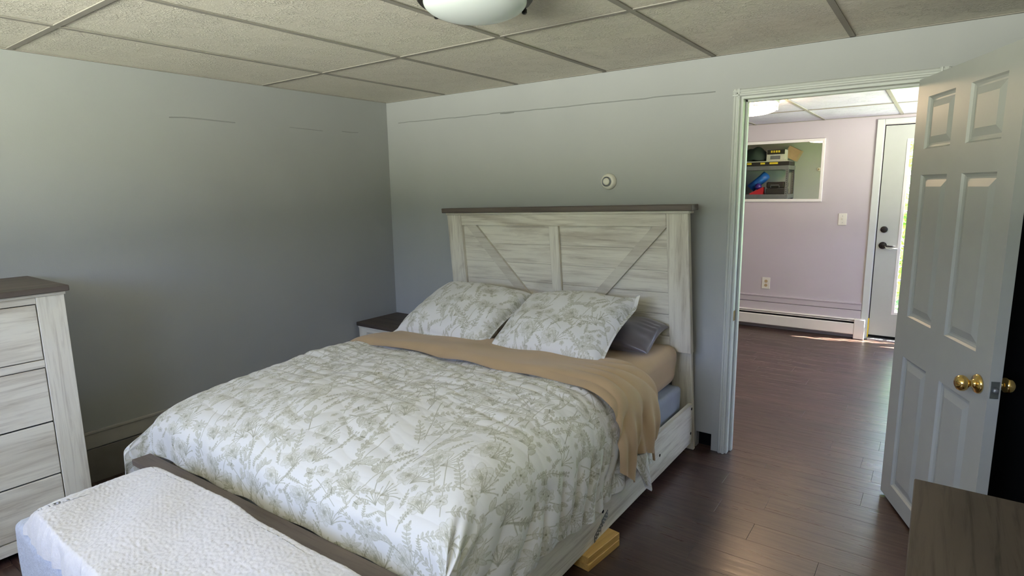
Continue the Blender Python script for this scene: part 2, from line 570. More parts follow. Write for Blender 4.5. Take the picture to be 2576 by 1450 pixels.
wall('wall_front', [(0, WX0, FY - 0.12, FY, -0.06, TOP), (WX1, RX, FY - 0.12, FY, -0.06, TOP),
                    (WX0, WX1, FY - 0.12, FY, -0.06, WZ0), (WX0, WX1, FY - 0.12, FY, WZ1, TOP)], 'grey painted wall with the window')
GX0, GX1, GZ = 2.95, 3.775, 1.965         # glazed door in the far wall
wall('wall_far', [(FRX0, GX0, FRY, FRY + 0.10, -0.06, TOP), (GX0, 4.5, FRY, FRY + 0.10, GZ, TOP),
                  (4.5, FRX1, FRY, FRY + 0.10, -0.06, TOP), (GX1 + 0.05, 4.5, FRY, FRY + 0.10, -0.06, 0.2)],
     'mauve tinted grey wall with the mirror', 'wallf')
wall('wall_far_side', [(FRX0 - 0.12, FRX0, WT, FRY + 0.1, -0.06, TOP)])
SY0, SY1, SZ0, SZ1 = 1.0, 2.3, 0.95, 1.88
wall('wall_far_side_right', [(FRX1, FRX1 + 0.12, WT, SY0, -0.06, TOP), (FRX1, FRX1 + 0.12, SY1, FRY + 0.1, -0.06, TOP),
                             (FRX1, FRX1 + 0.12, SY0, SY1, -0.06, SZ0), (FRX1, FRX1 + 0.12, SY0, SY1, SZ1, TOP)], 'side wall with an added window beyond the doorway')

# seams and cracks in the paint
g = random.Random(11)
def seam(parent, pts, w, d, horizontal_axis):
    m = MB()
    for a, b in zip(pts, pts[1:]):
        a, b = Vector(a), Vector(b)
        up = Vector((0, 0, w))
        out = Vector((0, -d, 0)) if horizontal_axis == 0 else Vector((d, 0, 0))
        vs = [a - up, b - up, b + up, a + up, a + out * 1.0, b + out * 1.0]
        m.add(vs, [(0, 1, 5, 4), (4, 5, 2, 3), (0, 4, 3), (1, 2, 5)])
    return m.build('plaster_seam', M['wallseam'], parent)
pts = [(x, 0.0, 1.946 - 0.020 * (x / 2.47) + g.uniform(-0.0025, 0.0025)) for x in np.arange(0.12, 2.48, 0.055)]
seam(wall_back, pts, 0.003, 0.002, 0)
seam(wall_back, [(1.06, 0, 1.934), (1.12, 0, 1.931), (1.17, 0, 1.933)], 0.004, 0.004, 0)
seam(wall_left, [(0, -1.56, 1.863), (0, -1.48, 1.869), (0, -1.38, 1.868), (0, -1.28, 1.865), (0, -1.19, 1.864)], 0.0035, 0.003, 1)
seam(wall_left, [(0, -0.83, 1.864), (0, -0.70, 1.861), (0, -0.58, 1.858)], 0.0025, 0.002, 1)
seam(wall_left, [(0, -0.42, 1.866), (0, -0.34, 1.864), (0, -0.28, 1.866)], 0.0025, 0.002, 1)

# baseboards
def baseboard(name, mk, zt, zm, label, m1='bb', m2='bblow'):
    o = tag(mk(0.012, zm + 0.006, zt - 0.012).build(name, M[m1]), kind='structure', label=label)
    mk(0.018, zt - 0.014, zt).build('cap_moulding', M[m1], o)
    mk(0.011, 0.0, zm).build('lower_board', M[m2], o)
    return o
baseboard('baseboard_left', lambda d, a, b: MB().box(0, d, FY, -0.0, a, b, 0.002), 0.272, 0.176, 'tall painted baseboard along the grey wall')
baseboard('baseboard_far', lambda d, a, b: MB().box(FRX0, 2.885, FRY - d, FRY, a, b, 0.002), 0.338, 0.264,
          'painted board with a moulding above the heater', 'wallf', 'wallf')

# ------------------------------------------------------------------ bedroom door: frame, casing, leaf
trim1 = thing('trim_1', (DX0, 0, 0), 'white moulded casing around the bedroom doorway', kind='structure')
def casing_profile(w):
    return [(0, 0), (0, -0.006), (0.006, -0.014), (0.013, -0.016), (0.018, -0.010), (0.022, -0.010), (0.027, -0.017), (w - 0.004, -0.017), (w, -0.012), (w, 0)]
cw = 0.036
MB().prism([(DX0 - cw + a, b) for a, b in casing_profile(cw)], 2, 0.0, DZ + cw).build('casing_side', M['trim'], trim1)
MB().prism([(DX1 + cw + 0.012 - a, b) for a, b in casing_profile(cw)], 2, 0.0, DZ + cw).build('casing_side', M['trim'], trim1)
MB().prism([(b, DZ + cw - a) for a, b in casing_profile(cw)], 0, DX0 - cw, DX1 + cw + 0.012).build('casing_head', M['trim'], trim1)
box('plinth_strip', M['wall'], trim1, 2.484, DX0 - cw, -0.0015, 0, 0.0, DZ + cw)
box('jamb', M['trim'], trim1, DX0 - 0.0, DX0 + 0.012, 0.0, WT, 0, DZ)
box('jamb', M['trim'], trim1, DX1 - 0.012, DX1, 0.0, WT, 0, DZ)
box('jamb_head', M['trim'], trim1, DX0 + 0.012, DX1 - 0.012, 0.0, WT, DZ - 0.012, DZ)
box('door_stop', M['trim'], trim1, DX0 + 0.012, DX0 + 0.024, 0.045, 0.075, 0, DZ - 0.012, 0.002)
box('door_stop', M['trim'], trim1, DX0 + 0.012, DX1 - 0.012, 0.045, 0.075, DZ - 0.024, DZ - 0.012, 0.002)
st = box('strike_plate', M['brass'], trim1, DX0 + 0.011, DX0 + 0.0135, 0.008, 0.036, 0.745, 0.80, 0.0005)
box('casing_side', M['trim'], trim1, DX0 - 0.05, DX0 + 0.002, WT, WT + 0.014, 0, DZ + 0.05, 0.003)
box('casing_side', M['trim'], trim1, DX1 - 0.002, DX1 + 0.05, WT, WT + 0.014, 0, DZ + 0.05, 0.003)
box('casing_head', M['trim'], trim1, DX0 - 0.05, DX1 + 0.05, WT, WT + 0.014, DZ, DZ + 0.05, 0.003)

DW, DT, DB, DTOP = 0.775, 0.035, 0.012, 1.882
door = thing('door_1', (3.322, 0.006, 0), 'white six-panel door with brass knob, standing open', kind='structure', rz=R(-67.6))
def dpart(mb, name, mat, smooth=False, parent=None):
    """door parts are modelled in the leaf's own frame: x along the width, y = -thickness .. 0"""
    me = mb.build(name, mat, None, smooth)
    me.parent = parent or door
    return me
cols_ = [(0.103, 0.330), (0.442, 0.672)]
rows_ = [(1.590, 1.800), (0.880, 1.485), (0.090, 0.700)]
fr = MB()
for a, b in ((0, cols_[0][0]), (cols_[0][1], cols_[1][0]), (cols_[1][1], DW)):
    fr.box(a, b, -DT, 0, DB, DTOP)
zs = [DB, rows_[2][0], rows_[2][1], rows_[1][0], rows_[1][1], rows_[0][0], rows_[0][1], DTOP]
for a, b in cols_:
    for z0, z1 in ((zs[0], zs[1]), (zs[2], zs[3]), (zs[4], zs[5]), (zs[6], zs[7])):
        fr.box(a, b, -DT, 0, z0, z1)
dpart(fr, 'stiles_and_rails', M['door'])
for a, b in cols_:
    for z0, z1 in rows_:
        m = MB()
        for side in (0, 1):
            y0_, sg = (-DT, 1) if side == 0 else (0, -1)
            rings = []
            for ins, dep in ((0, 0.0), (0.006, 0.008), (0.014, 0.0115), (0.020, 0.0115), (0.048, 0.003), (0.052, 0.003)):
                y_ = y0_ + sg * dep
                rings.append([(a + ins, y_, z0 + ins), (b - ins, y_, z0 + ins), (b - ins, y_, z1 - ins), (a + ins, y_, z1 - ins)])
            vs = [p for r_ in rings for p in r_]
            fs = [(k * 4 + i, k * 4 + (i + 1) % 4, k * 4 + 4 + (i + 1) % 4, k * 4 + 4 + i) for k in range(len(rings) - 1) for i in range(4)]
            fs.append(tuple(range(len(vs) - 4, len(vs))))
            m.add(vs, fs)
        dpart(m, 'panel', M['door'])
KX, KZ = 0.712, 0.778
knob_prof = [(0.0, 0.0), (0.033, 0.0), (0.0335, 0.004), (0.029, 0.010), (0.016, 0.013), (0.012, 0.020), (0.0115, 0.028), (0.016, 0.033),
             (0.024, 0.038), (0.0275, 0.046), (0.027, 0.055), (0.022, 0.063), (0.012, 0.068), (0.0, 0.069)]
dpart(MB().lathe(knob_prof, (KX, -DT, KZ), 'y', 40), 'door_knob', M['brass'], True)
m = MB().lathe(knob_prof, (0, 0, 0), 'y', 40)
m.v = [(p[0] + KX, -p[1], p[2] + KZ) for p in m.v]
dpart(m, 'door_knob', M['brass'], True)
lp = dpart(MB().box(DW, DW + 0.0015, -DT + 0.005, -0.005, KZ - 0.029, KZ + 0.029, 0.0006), 'latch_plate', M['plate'])
dpart(MB().lathe([(0.0, 0.0), (0.0085, 0.0), (0.0085, 0.007), (0.006, 0.011), (0, 0.0115)], (DW + 0.0015, -DT / 2, KZ), 'x', 16), 'latch_bolt', M['steel'], True, lp)
for z in (0.22, 0.95, 1.70):
    dpart(MB().lathe([(0, 0), (0.006, 0), (0.006, 0.085), (0, 0.085)], (-0.002, 0.004, z), 'z', 12), 'hinge', M['brass'])

# ------------------------------------------------------------------ glazed door in the far wall
trim2 = thing('trim_2', (GX0, FRY, 0), 'pale casing around the glazed outside door', kind='structure')
box('casing_side', M['trim'], trim2, GX0 - 0.062, GX0 - 0.004, FRY - 0.016, FRY, 0.0, GZ + 0.052, 0.004)
box('casing_side', M['trim'], trim2, GX1 + 0.004, GX1 + 0.05, FRY - 0.016, FRY, 0.0, GZ + 0.052, 0.004)
box('casing_head', M['trim'], trim2, GX0 - 0.004, GX1 + 0.004, FRY - 0.016, FRY, GZ + 0.004, GZ + 0.052, 0.004)
box('threshold', M['steel'], trim2, GX0, GX1, FRY - 0.05, FRY + 0.09, 0.0, 0.022, 0.004)
box('door_sweep', M['black'], trim2, GX0, GX1, FRY + 0.004, FRY + 0.03, 0.022, 0.045)
m = MB()
for b in ((GX0 - 0.004, GX0 + 0.010, FRY + 0.012, FRY + 0.09, 0.0, GZ), (GX1 - 0.010, GX1 + 0.05, FRY + 0.012, FRY + 0.09, 0.0, GZ), (GX0, GX1, FRY + 0.012, FRY + 0.09, GZ - 0.012, GZ)):
    m.box(*b)
m.build('rebate', M['black'], trim2)
box('weather_strip', M['yellow'], trim2, GX0 - 0.003, GX0 + 0.006, FRY - 0.006, FRY + 0.02, 0.0, 0.20)
door2 = thing('door_2', (GX0, FRY, 0), 'pale outside door glazed with small panes', kind='structure')
LX0, LX1, LZ0, LZ1 = 3.135, 3.60, 0.265, 1.825
d0, d1 = FRY + 0.006, FRY + 0.046
m = MB()
for b in ((GX0 + 0.007, LX0, d0, d1, 0.045, GZ - 0.008), (LX1, GX1 - 0.007, d0, d1, 0.045, GZ - 0.008),
          (LX0, LX1, d0, d1, 0.045, LZ0), (LX0, LX1, d0, d1, LZ1, GZ - 0.008)):
    m.box(*b)
m.build('leaf', M['door'], door2)
m = MB()
for b in ((LX0 - 0.012, LX0 + 0.014, d0 - 0.004, d0, LZ0 - 0.012, LZ1 + 0.012), (LX1 - 0.014, LX1 + 0.012, d0 - 0.004, d0, LZ0 - 0.012, LZ1 + 0.012),
          (LX0 + 0.014, LX1 - 0.014, d0 - 0.004, d0, LZ0 - 0.012, LZ0 + 0.014), (LX0 + 0.014, LX1 - 0.014, d0 - 0.004, d0, LZ1 - 0.014, LZ1 + 0.012)):
    m.box(*b, 0.0015)
m.build('glazing_frame', M['frame_w'], door2)
for i in range(1, 5):
    z = LZ0 + (LZ1 - LZ0) * i / 5
    box('muntin', M['frame_w'], door2, LX0, LX1, d0 + 0.001, d0 + 0.012, z - 0.009, z + 0.009, 0.003)
for i in range(1, 3):
    x = LX0 + (LX1 - LX0) * i / 3
    box('muntin', M['frame_w'], door2, x - 0.009, x + 0.009, d0 + 0.002, d0 + 0.011, LZ0, LZ1, 0.003)
for i in range(5):
    for j in range(3):
        a, b = LX0 + (LX1 - LX0) * j / 3, LX0 + (LX1 - LX0) * (j + 1) / 3
        c, d = LZ0 + (LZ1 - LZ0) * i / 5, LZ0 + (LZ1 - LZ0) * (i + 1) / 5
        MB().add([(a, d0 + 0.0065, c), (b, d0 + 0.0065, c), (b, d0 + 0.0065, d), (a, d0 + 0.0065, d)], [(0, 1, 2, 3)]).build('pane', M['glass'], door2)
MB().lathe([(0, 0), (0.029, 0), (0.029, 0.008), (0.022, 0.014), (0.012, 0.016), (0, 0.016)], (3.010, d0, 1.036), 'y', 28).build('deadbolt', M['bronze'], door2, True)
MB().lathe([(0, 0), (0.032, 0), (0.032, 0.008), (0.014, 0.014), (0.012, 0.045), (0, 0.046)], (3.010, d0, 0.890), 'y', 28).build('handle_rose', M['bronze'], door2, True)
MB().tube([(3.010, d0 - 0.042, 0.890), (3.035, d0 - 0.044, 0.889), (3.075, d0 - 0.042, 0.886), (3.112, d0 - 0.036, 0.884)], 0.007).build('lever', M['bronze'], door2, True)
MB().tube([(3.03, d0 - 0.05, 0.886), (3.045, d0 - 0.05, 0.868), (3.07, d0 - 0.045, 0.862), (3.10, d0 - 0.03, 0.868), (3.125, d0 - 0.02, 0.866)], 0.0022, 6).build('cord_loop', M['plastic'], door2, True)
win2 = thing('added_window_2', (3.85, FRY, 0), 'unseen glass sidelight added for the sun beside the outside door', kind='structure')  # out of view, added to let grazing sun onto the floor
m = MB()
for b in ((3.825, 3.86, FRY + 0.01, FRY + 0.05, 0.2, GZ), (4.46, 4.5, FRY + 0.01, FRY + 0.05, 0.2, GZ), (3.86, 4.46, FRY + 0.01, FRY + 0.05, 0.2, 0.25), (3.86, 4.46, FRY + 0.01, FRY + 0.05, GZ - 0.05, GZ)):
    m.box(*b)
m.build('frame', M['frame_w'], win2)
MB().add([(3.86, FRY + 0.03, 0.25), (4.46, FRY + 0.03, 0.25), (4.46, FRY + 0.03, GZ - 0.05), (3.86, FRY + 0.03, GZ - 0.05)], [(0, 1, 2, 3)]).build('pane', M['glass'], win2)
win3 = thing('added_window_3', (FRX1, SY0, SZ0), 'unseen side window added to light the room beyond the doorway', kind='structure')  # out of view, added to bring more daylight to the far ceiling
m = MB()
for b in ((SY0, SY0 + 0.05, SZ0, SZ1), (SY1 - 0.05, SY1, SZ0, SZ1), (SY0 + 0.05, SY1 - 0.05, SZ0, SZ0 + 0.05), (SY0 + 0.05, SY1 - 0.05, SZ1 - 0.05, SZ1)):
    m.box(FRX1 + 0.03, FRX1 + 0.08, *b)
m.build('frame', M['frame_w'], win3)
MB().add([(FRX1 + 0.055, SY0 + 0.05, SZ0 + 0.05), (FRX1 + 0.055, SY1 - 0.05, SZ0 + 0.05), (FRX1 + 0.055, SY1 - 0.05, SZ1 - 0.05), (FRX1 + 0.055, SY0 + 0.05, SZ1 - 0.05)], [(0, 1, 2, 3)]).build('pane', M['glass'], win3)
# bedroom window behind the camera
win1 = thing('window_1', (WX0, FY, WZ0), 'wide white framed bedroom window', kind='structure')
m = MB()
ym0, ym1 = FY - 0.09, FY - 0.04
for b in ((WX0, WX0 + 0.05, ym0, ym1, WZ0, WZ1), (WX1 - 0.05, WX1, ym0, ym1, WZ0, WZ1), (WX0 + 0.05, WX1 - 0.05, ym0, ym1, WZ0, WZ0 + 0.05),
          (WX0 + 0.05, WX1 - 0.05, ym0, ym1, WZ1 - 0.05, WZ1), ((WX0 + WX1) / 2 - 0.03, (WX0 + WX1) / 2 + 0.03, ym0, ym1, WZ0 + 0.05, WZ1 - 0.05)):
    m.box(*b)
m.build('frame', M['frame_w'], win1)
for a, b in ((WX0 + 0.05, (WX0 + WX1) / 2 - 0.03), ((WX0 + WX1) / 2 + 0.03, WX1 - 0.05)):
    MB().add([(a, FY - 0.065, WZ0 + 0.05), (b, FY - 0.065, WZ0 + 0.05), (b, FY - 0.065, WZ1 - 0.05), (a, FY - 0.065, WZ1 - 0.05)], [(0, 1, 2, 3)]).build('pane', M['glass'], win1)
box('window_sill', M['trim'], win1, WX0 - 0.05, WX1 + 0.05, FY - 0.04, FY + 0.05, WZ0 - 0.03, WZ0, 0.005)

# ------------------------------------------------------------------ outdoors beyond the glazed door
tag(MB().box(-60, 60, FRY + 0.1, 90, -0.2, -0.1).build('lawn', M['grass']), 'green lawn outside the glazed door', kind='structure')
tag(MB().box(1.8, 5.5, FRY + 0.1, FRY + 1.7, -0.1, -0.03, 0.01).build('patio', M['paver']), 'pale concrete patio outside the glazed door', kind='structure')
tag(MB().box(1.5, 3.45, FRY + 0.1, FRY + 0.75, 2.02, 2.12, 0.01).build('porch_soffit', M['soffit']), 'tan boarded porch roof above the glazed door', 'porch roof', kind='structure')
# unseen tree row behind the camera, added to keep low sky light off walls
gx, gz = np.meshgrid(np.linspace(-60, 60, 400), np.linspace(0, 1, 40), indexing='ij')
hy_ = -30 + 1.6 * np.sin(gz * math.pi) + 0.5 * fnoise(gx, gz * 9, 0.05, 0.25, 20, 71)
hz_ = -0.1 + gz * (4.2 + 0.6 * fnoise(gx, gx * 0, 0.02, 0.12, 12, 72))
sky_blocker = grid_mesh('added_tree_screen', np.stack([gx, hy_, hz_], -1), M['tree_screen'])
tag(sky_blocker, 'unseen far tree row added to cut low sky light at the bedroom window', 'tree_screen', kind='stuff')
def shrub(loc, r_, h, seed, label):
    g = np.random.RandomState(seed)
    t = thing('shrub', loc, label, 'shrub', 'shrubs outside the glazed door')
    MB().tube([(loc[0], loc[1], loc[2]), (loc[0] + 0.03, loc[1], loc[2] + h * 0.3), (loc[0], loc[1] + 0.04, loc[2] + h * 0.6)], 0.03).build('stem', M['soffit'], t)
    n = 2600
    d = g.normal(size=(n, 3)); d /= np.linalg.norm(d, axis=1)[:, None]
    rad = g.uniform(0.35, 1.0, n) ** 0.5
    lump = 1 + 0.2 * np.sin(5 * d[:, 0] + seed) * np.sin(4 * d[:, 2]) + 0.12 * np.sin(9 * d[:, 1])
    c = np.stack([d[:, 0] * r_ * rad * lump, d[:, 1] * r_ * rad * lump, h * 0.55 + d[:, 2] * h * 0.5 * rad * lump], 1) + np.array(loc)
    m = MB()
    for i in range(n):
        a = g.normal(size=3); a /= np.linalg.norm(a)
        b = np.cross(a, g.normal(size=3)); b /= np.linalg.norm(b)
        L, W = g.uniform(0.05, 0.1), g.uniform(0.02, 0.04)
        p = c[i]
        m.v += [tuple(p - a * L), tuple(p + b * W), tuple(p + a * L), tuple(p - b * W)]
        k = len(m.v)
        m.f.append((k - 4, k - 3, k - 2, k - 1))
    me = bpy.data.meshes.new('leaves')
    L0 = np.array(loc)
    me.from_pydata([tuple(np.array(p) - L0) for p in m.v], [], m.f)
    me.materials.append(M['leaf'])
    o = bpy.data.objects.new('leaves', me); COL.objects.link(o); o.parent = t
    o['kind'] = 'stuff'
shrub((3.05, 6.3, -0.1), 1.0, 2.3, 1, 'tall bright green shrub outside, in line with the door handle')
shrub((5.9, 7.6, -0.1), 1.2, 3.0, 2, 'broad bright green shrub outside, behind the patio')
shrub((0.1, 7.6, -0.1), 1.2, 3.2, 4, 'high leafy shrub outside, beyond the lawn strip')

# ------------------------------------------------------------------ bed frame
bed = thing('farmhouse_bed', (1.56, -1.1, 0), 'whitewashed farmhouse bed frame with dark capped headboard', 'bed frame')
def rack(x, y, z):
    """the headboard leans a little towards the sagging bed"""
    return (x - 0.045 * z, y - 0.035 * z, z * (1 + 0.014 * (x - 1.59)))
hb = MB().box(0.87, 2.31, -0.066, -0.055, 0.45, 1.30).warp(rack).build('headboard', M['ww'][0], bed)
def hpart(name, mat, *b, bev=0.002):
    m = MB()
    m.box(*b, bev)
    return m.warp(rack).build(name, mat, hb)
for x0, x1 in ((0.775, 0.885), (2.29, 2.405)):
    hpart('leg', M['ww'][2], x0, x1, -0.055, -0.028, 0.0, 1.29)
hpart('stile', M['ww'][2], 0.758, 0.879, -0.097, -0.0555, 0.56, 1.300)
hpart('stile', M['ww'][2], 2.300, 2.417, -0.097, -0.0555, 0.56, 1.300)
hpart('top_rail', M['ww'][0], 0.8795, 2.2995, -0.096, -0.0665, 1.232, 1.300)
hpart('bottom_rail', M['ww'][0], 0.8795, 2.2995, -0.096, -0.0665, 0.56, 0.64)
hpart('centre_stile', M['ww'][2], 1.565, 1.630, -0.0955, -0.0755, 0.64, 1.2315)
# horizontal boards of the two panels
nb = 5
for i in range(nb):
    a, b = 0.64 + (1.232 - 0.64) * i / nb, 0.64 + (1.232 - 0.64) * (i + 1) / nb
    for x0, x1 in ((0.8795, 1.597), (1.598, 2.2995)):
        hpart('plank', M['ww'][0], x0, x1, -0.0752, -0.0662, a + 0.0006, b - 0.0006, bev=0.0008)
def brace(p, q, w, mat):
    """diagonal board clipped between the rails"""
    (xa, za), (xb, zb) = p, q
    m = MB()
    vs = [(xa - w, za), (xa + w, za), (xb + w, zb), (xb - w, zb)]
    m.prism([(v[0], v[1]) for v in vs], 1, -0.0950, -0.0754)
    return m.warp(rack).build('brace', mat, hb)
ang = math.atan2(0.408, 0.38)
BR_L = (0.68, 0.64, 0.55)
ww_a = wood('whitewashed_wood_brace', 0, BR_L, WW_D, 0.45, 0.55, rot=(0, -ang, 0))
ww_b = wood('whitewashed_wood_brace_mirrored', 0, BR_L, WW_D, 0.45, 0.55, rot=(0, ang, 0))
brace((0.958, 1.232), (1.5, 0.642), 0.042, ww_a)
brace((2.262, 1.232), (1.695, 0.642), 0.040, ww_b)
hpart('cap_moulding', M['ww'][0], 0.752, 2.425, -0.104, -0.026, 1.300, 1.315)
hpart('cap', M['dk'][0], 0.732, 2.447, -0.122, -0.020, 1.315, 1.346, bev=0.003)
# footboard
fbz = lambda x: 0.022 + 0.03 * (x - 1.56)
def foot(x, y, z):
    return (x, y, z + fbz(x) * min(1, z / 0.3))
fb = MB().box(0.745, 2.405, -2.165, -2.135, 0.07, 0.325).warp(foot).build('footboard', M['ww'][0], bed)
for x0, x1 in ((0.742, 0.84), (2.31, 2.408)):
    MB().box(x0, x1, -2.180, -2.1655, 0.0, 0.325, 0.002).warp(foot).build('leg', M['ww'][2], fb)
MB().box(0.722, 2.428, -2.197, -2.122, 0.325, 0.352, 0.004, 2).warp(foot).build('cap', M['dk'][0], fb)
# side rails: the one by the door has cracked through and carries two mending plates
cr = [(-1.160, 0.284), (-1.161, 0.205), (-1.170, 0.175), (-1.160, 0.145), (-1.166, 0.06)]
m = MB()
m.prism([(-0.086, 0.06), (-0.094, 0.284)] + [(a + 0.0015, b) for a, b in cr], 0, 2.382, 2.404)
m.prism([(-2.134, 0.284), (-2.134, 0.06)] + [(a - 0.0015, b) for a, b in cr[::-1]], 0, 2.382, 2.404)
rail = m.build('side_rail', M['ww'][1], bed)
tag(rail, 'side rail cracked through near the middle')
box('crack_core', M['black'], rail, 2.384, 2.400, -1.175, -1.153, 0.062, 0.282)
for y, z in ((-0.108, 0.258), (-0.110, 0.118), (-0.552, 0.165), (-1.150, 0.160)):
    MB().lathe([(0, 0), (0.0075, 0), (0.0075, 0.0012), (0, 0.0012)], (2.4042, y, z), 'x', 16).build('bolt_hole', M['black'], rail)
for (y0, z0), (y1, z1) in (((-1.158, 0.112), (-1.108, 0.140)), ((-1.222, 0.075), (-1.165, 0.108)), ((-1.25, 0.205), (-1.205, 0.225))):
    pl = MB().prism([(y0, z0 - 0.016), (y1, z1 - 0.020), (y1, z1 + 0.008), (y0, z0 + 0.014)], 0, 2.4042, 2.4065).build('mending_plate', M['plate'], rail)
    s = MB()
    for i in range(4):
        t = (i + 0.5) / 4
        for dz in (-0.010, 0.005):
            s.lathe([(0, 0), (0.0028, 0), (0.002, 0.0012), (0, 0.0014)], (2.4065, y0 + (y1 - y0) * t, z0 + (z1 - z0) * t + dz), 'x', 8)
    s.build('screws', M['heater'], pl)
MB().box(0.758, 0.780, -2.134, -0.092, 0.06, 0.284, 0.002).build('side_rail', M['ww'][1], bed)
for y in (-0.35, -0.95, -1.55, -2.0):
    MB().box(0.781, 2.381, y - 0.045, y + 0.045, 0.138, 0.158, 0.002).build('slat', M['lumber'], bed)
for y in (-0.95, -1.55):
    MB().box(1.53, 1.59, y - 0.02, y + 0.02, 0.0, 0.137, 0.002).build('centre_leg', M['lumber'], bed)

# blocks under the cracked rail
def lumber(z0, z1, dx, dy, rz, label):
    o = MB().box(-0.058, 0.058, -0.112, 0.112, 0, z1 - z0, 0.0022).build('lumber_block', M['lumber'])
    o.location = (2.385 + dx, -1.203 + dy, z0)
    o.rotation_euler.z = rz
    tag(o, label, 'wood block', 'wood blocks under the cracked rail')
lumber(0.0, 0.0292, 0.002, -0.001, R(-6.2), 'raw pine block resting on the floor under the cracked bed rail')
lumber(0.0294, 0.0588, 0.0, 0.0, R(-6.8), 'raw pine block stacked on another, directly beneath the cracked bed rail')

# ------------------------------------------------------------------ box spring and mattress
def soft_box(name, mat, x0, x1, y0, y1, z0, z1, rad, amp, seed, tilt=0.0, sag=0.0):
    o = MB().box(x0, x1, y0, y1, z0, z1, rad, 4)
    bm = bmesh.new()
    me = bpy.data.meshes.new('t'); me.from_pydata(o.v, [], o.f); bm.from_mesh(me)
    bmesh.ops.subdivide_edges(bm, edges=[e_ for e_ in bm.edges if e_.calc_length() > 0.1], cuts=18, use_grid_fill=True)
    v = np.array([p.co for p in bm.verts])
    d = amp * fnoise(v[:, 0] + v[:, 2], v[:, 1] - v[:, 2] * .7, 1, 5, 18, seed)
    cx, cy, cz = (x0 + x1) / 2, (y0 + y1) / 2, (z0 + z1) / 2
    for p, q in zip(bm.verts, d):
        n = Vector(((p.co.x - cx) / (x1 - x0), (p.co.y - cy) / (y1 - y0), (p.co.z - cz) / (z1 - z0)))
        ax = max(range(3), key=lambda i: abs(n[i]))
        p.co[ax] += q
        p.co.z += tilt * (p.co.x - cx)
        if sag and p.co.z > cz:
            t = min(1, max(0, (-1.55 - p.co.y) / 0.45))
            p.co.z -= sag * t * t
    r_ = MB().bm(bm)
    return r_.build(name, mat, None, True, loc=(cx, cy, z0))
tag(soft_box('box_spring', M['boxs'], 0.80, 2.352, -2.07, -0.128, 0.166, 0.378, 0.022, 0.0012, 3, 0.010),
    'grey blue fabric box spring under the mattress', 'box spring')
tag(soft_box('mattress', M['tan'], 0.795, 2.330, -2.03, -0.118, 0.388, 0.603, 0.055, 0.003, 4, 0.014, 0.11),
    'mattress in a tan fitted sheet on the bed', 'mattress')

# ------------------------------------------------------------------ floral print, drawn on a cloth sized canvas
PX = 0.00125
CW, CH = 2.6, 2.5
canvas = np.zeros((int(CW / PX), int(CH / PX)), np.float32)
def region(x, y, r_):
    a0, a1 = max(0, int((x - r_) / PX)), min(canvas.shape[0], int((x + r_) / PX) + 1)
    b0, b1 = max(0, int((y - r_) / PX)), min(canvas.shape[1], int((y + r_) / PX) + 1)
    if a1 <= a0 or b1 <= b0:
        return None
    X, Y = np.meshgrid((np.arange(a0, a1) + 0.5) * PX - x, (np.arange(b0, b1) + 0.5) * PX - y, indexing='ij')
    return (slice(a0, a1), slice(b0, b1)), X, Y
def soft(d, w=0.0011):
    return np.clip(0.5 - d / w, 0, 1)
def put(sl, val, mode='max'):
    c = canvas[sl]
    if mode == 'max':
        np.maximum(c, val, out=c)
def petal(x, y, ang, L, W, fill=0.30, edge=0.7, vein=True, wipe=True):
    """a leaf or petal: starts at (x, y), points along ang"""
    cx, cy = x + math.cos(ang) * L / 2, y + math.sin(ang) * L / 2
    rg = region(cx, cy, L * 0.62 + 0.003)
    if rg is None:
        return
    sl, X, Y = rg
    a = X * math.cos(ang) + Y * math.sin(ang)
    b = -X * math.sin(ang) + Y * math.cos(ang)
    t = np.clip(a / (L / 2), -1, 1)
    hw = W * np.sqrt(np.clip(1 - t * t, 0, 1)) * (1 - 0.25 * t)
    d = np.where(np.abs(a) <= L / 2, np.abs(b) - hw, np.hypot(np.abs(a) - L / 2, b))
    ins = soft(d)
    if wipe:
        canvas[sl] *= (1 - ins)
    shade = fill * (0.65 + 0.35 * np.clip(b / W, -1, 1)) * (0.8 - 0.35 * t)
    val = ins * np.clip(shade, 0, 1)
    val = np.maximum(val, ins * soft(np.abs(d + 0.0008) - 0.0008) * edge)
    if vein:
        val = np.maximum(val, ins * soft(np.abs(b) - 0.0005) * edge * 0.9)
        val = np.maximum(val, ins * (np.sin((a - np.abs(b) * 1.3) * 900) > 0.75) * edge * 0.6)
    np.maximum(canvas[sl], val, out=canvas[sl])
def ring(x, y, r_, fill=0.15, edge=0.85):
    rg = region(x, y, r_ + 0.003)
    if rg is None:
        return
    sl, X, Y = rg
    d = np.hypot(X, Y) - r_
    ins = soft(d)
    canvas[sl] *= (1 - ins)
    np.maximum(canvas[sl], np.maximum(ins * fill, ins * soft(np.abs(d + 0.0008) - 0.0007) * edge), out=canvas[sl])
def stroke(pts, w=0.0011, ink=0.8):
    for (x0, y0), (x1, y1) in zip(pts, pts[1:]):
        cx, cy, L = (x0 + x1) / 2, (y0 + y1) / 2, math.hypot(x1 - x0, y1 - y0)
        rg = region(cx, cy, L / 2 + w + 0.002)
        if rg is None:
            continue
        sl, X, Y = rg
        ux, uy = (x1 - x0) / (L + 1e-9), (y1 - y0) / (L + 1e-9)
        a = np.clip(X * ux + Y * uy, -L / 2, L / 2)
        d = np.hypot(X - a * ux, Y - a * uy) - w
        np.maximum(canvas[sl], soft(d) * ink, out=canvas[sl])
def curve(x, y, ang, L, bend, n=9):
    pts = [(x, y)]
    for i in range(n):
        ang += bend / n
        x, y = x + math.cos(ang) * L / n, y + math.sin(ang) * L / n
        pts.append((x, y))
    return pts, ang
pg = random.Random(21)
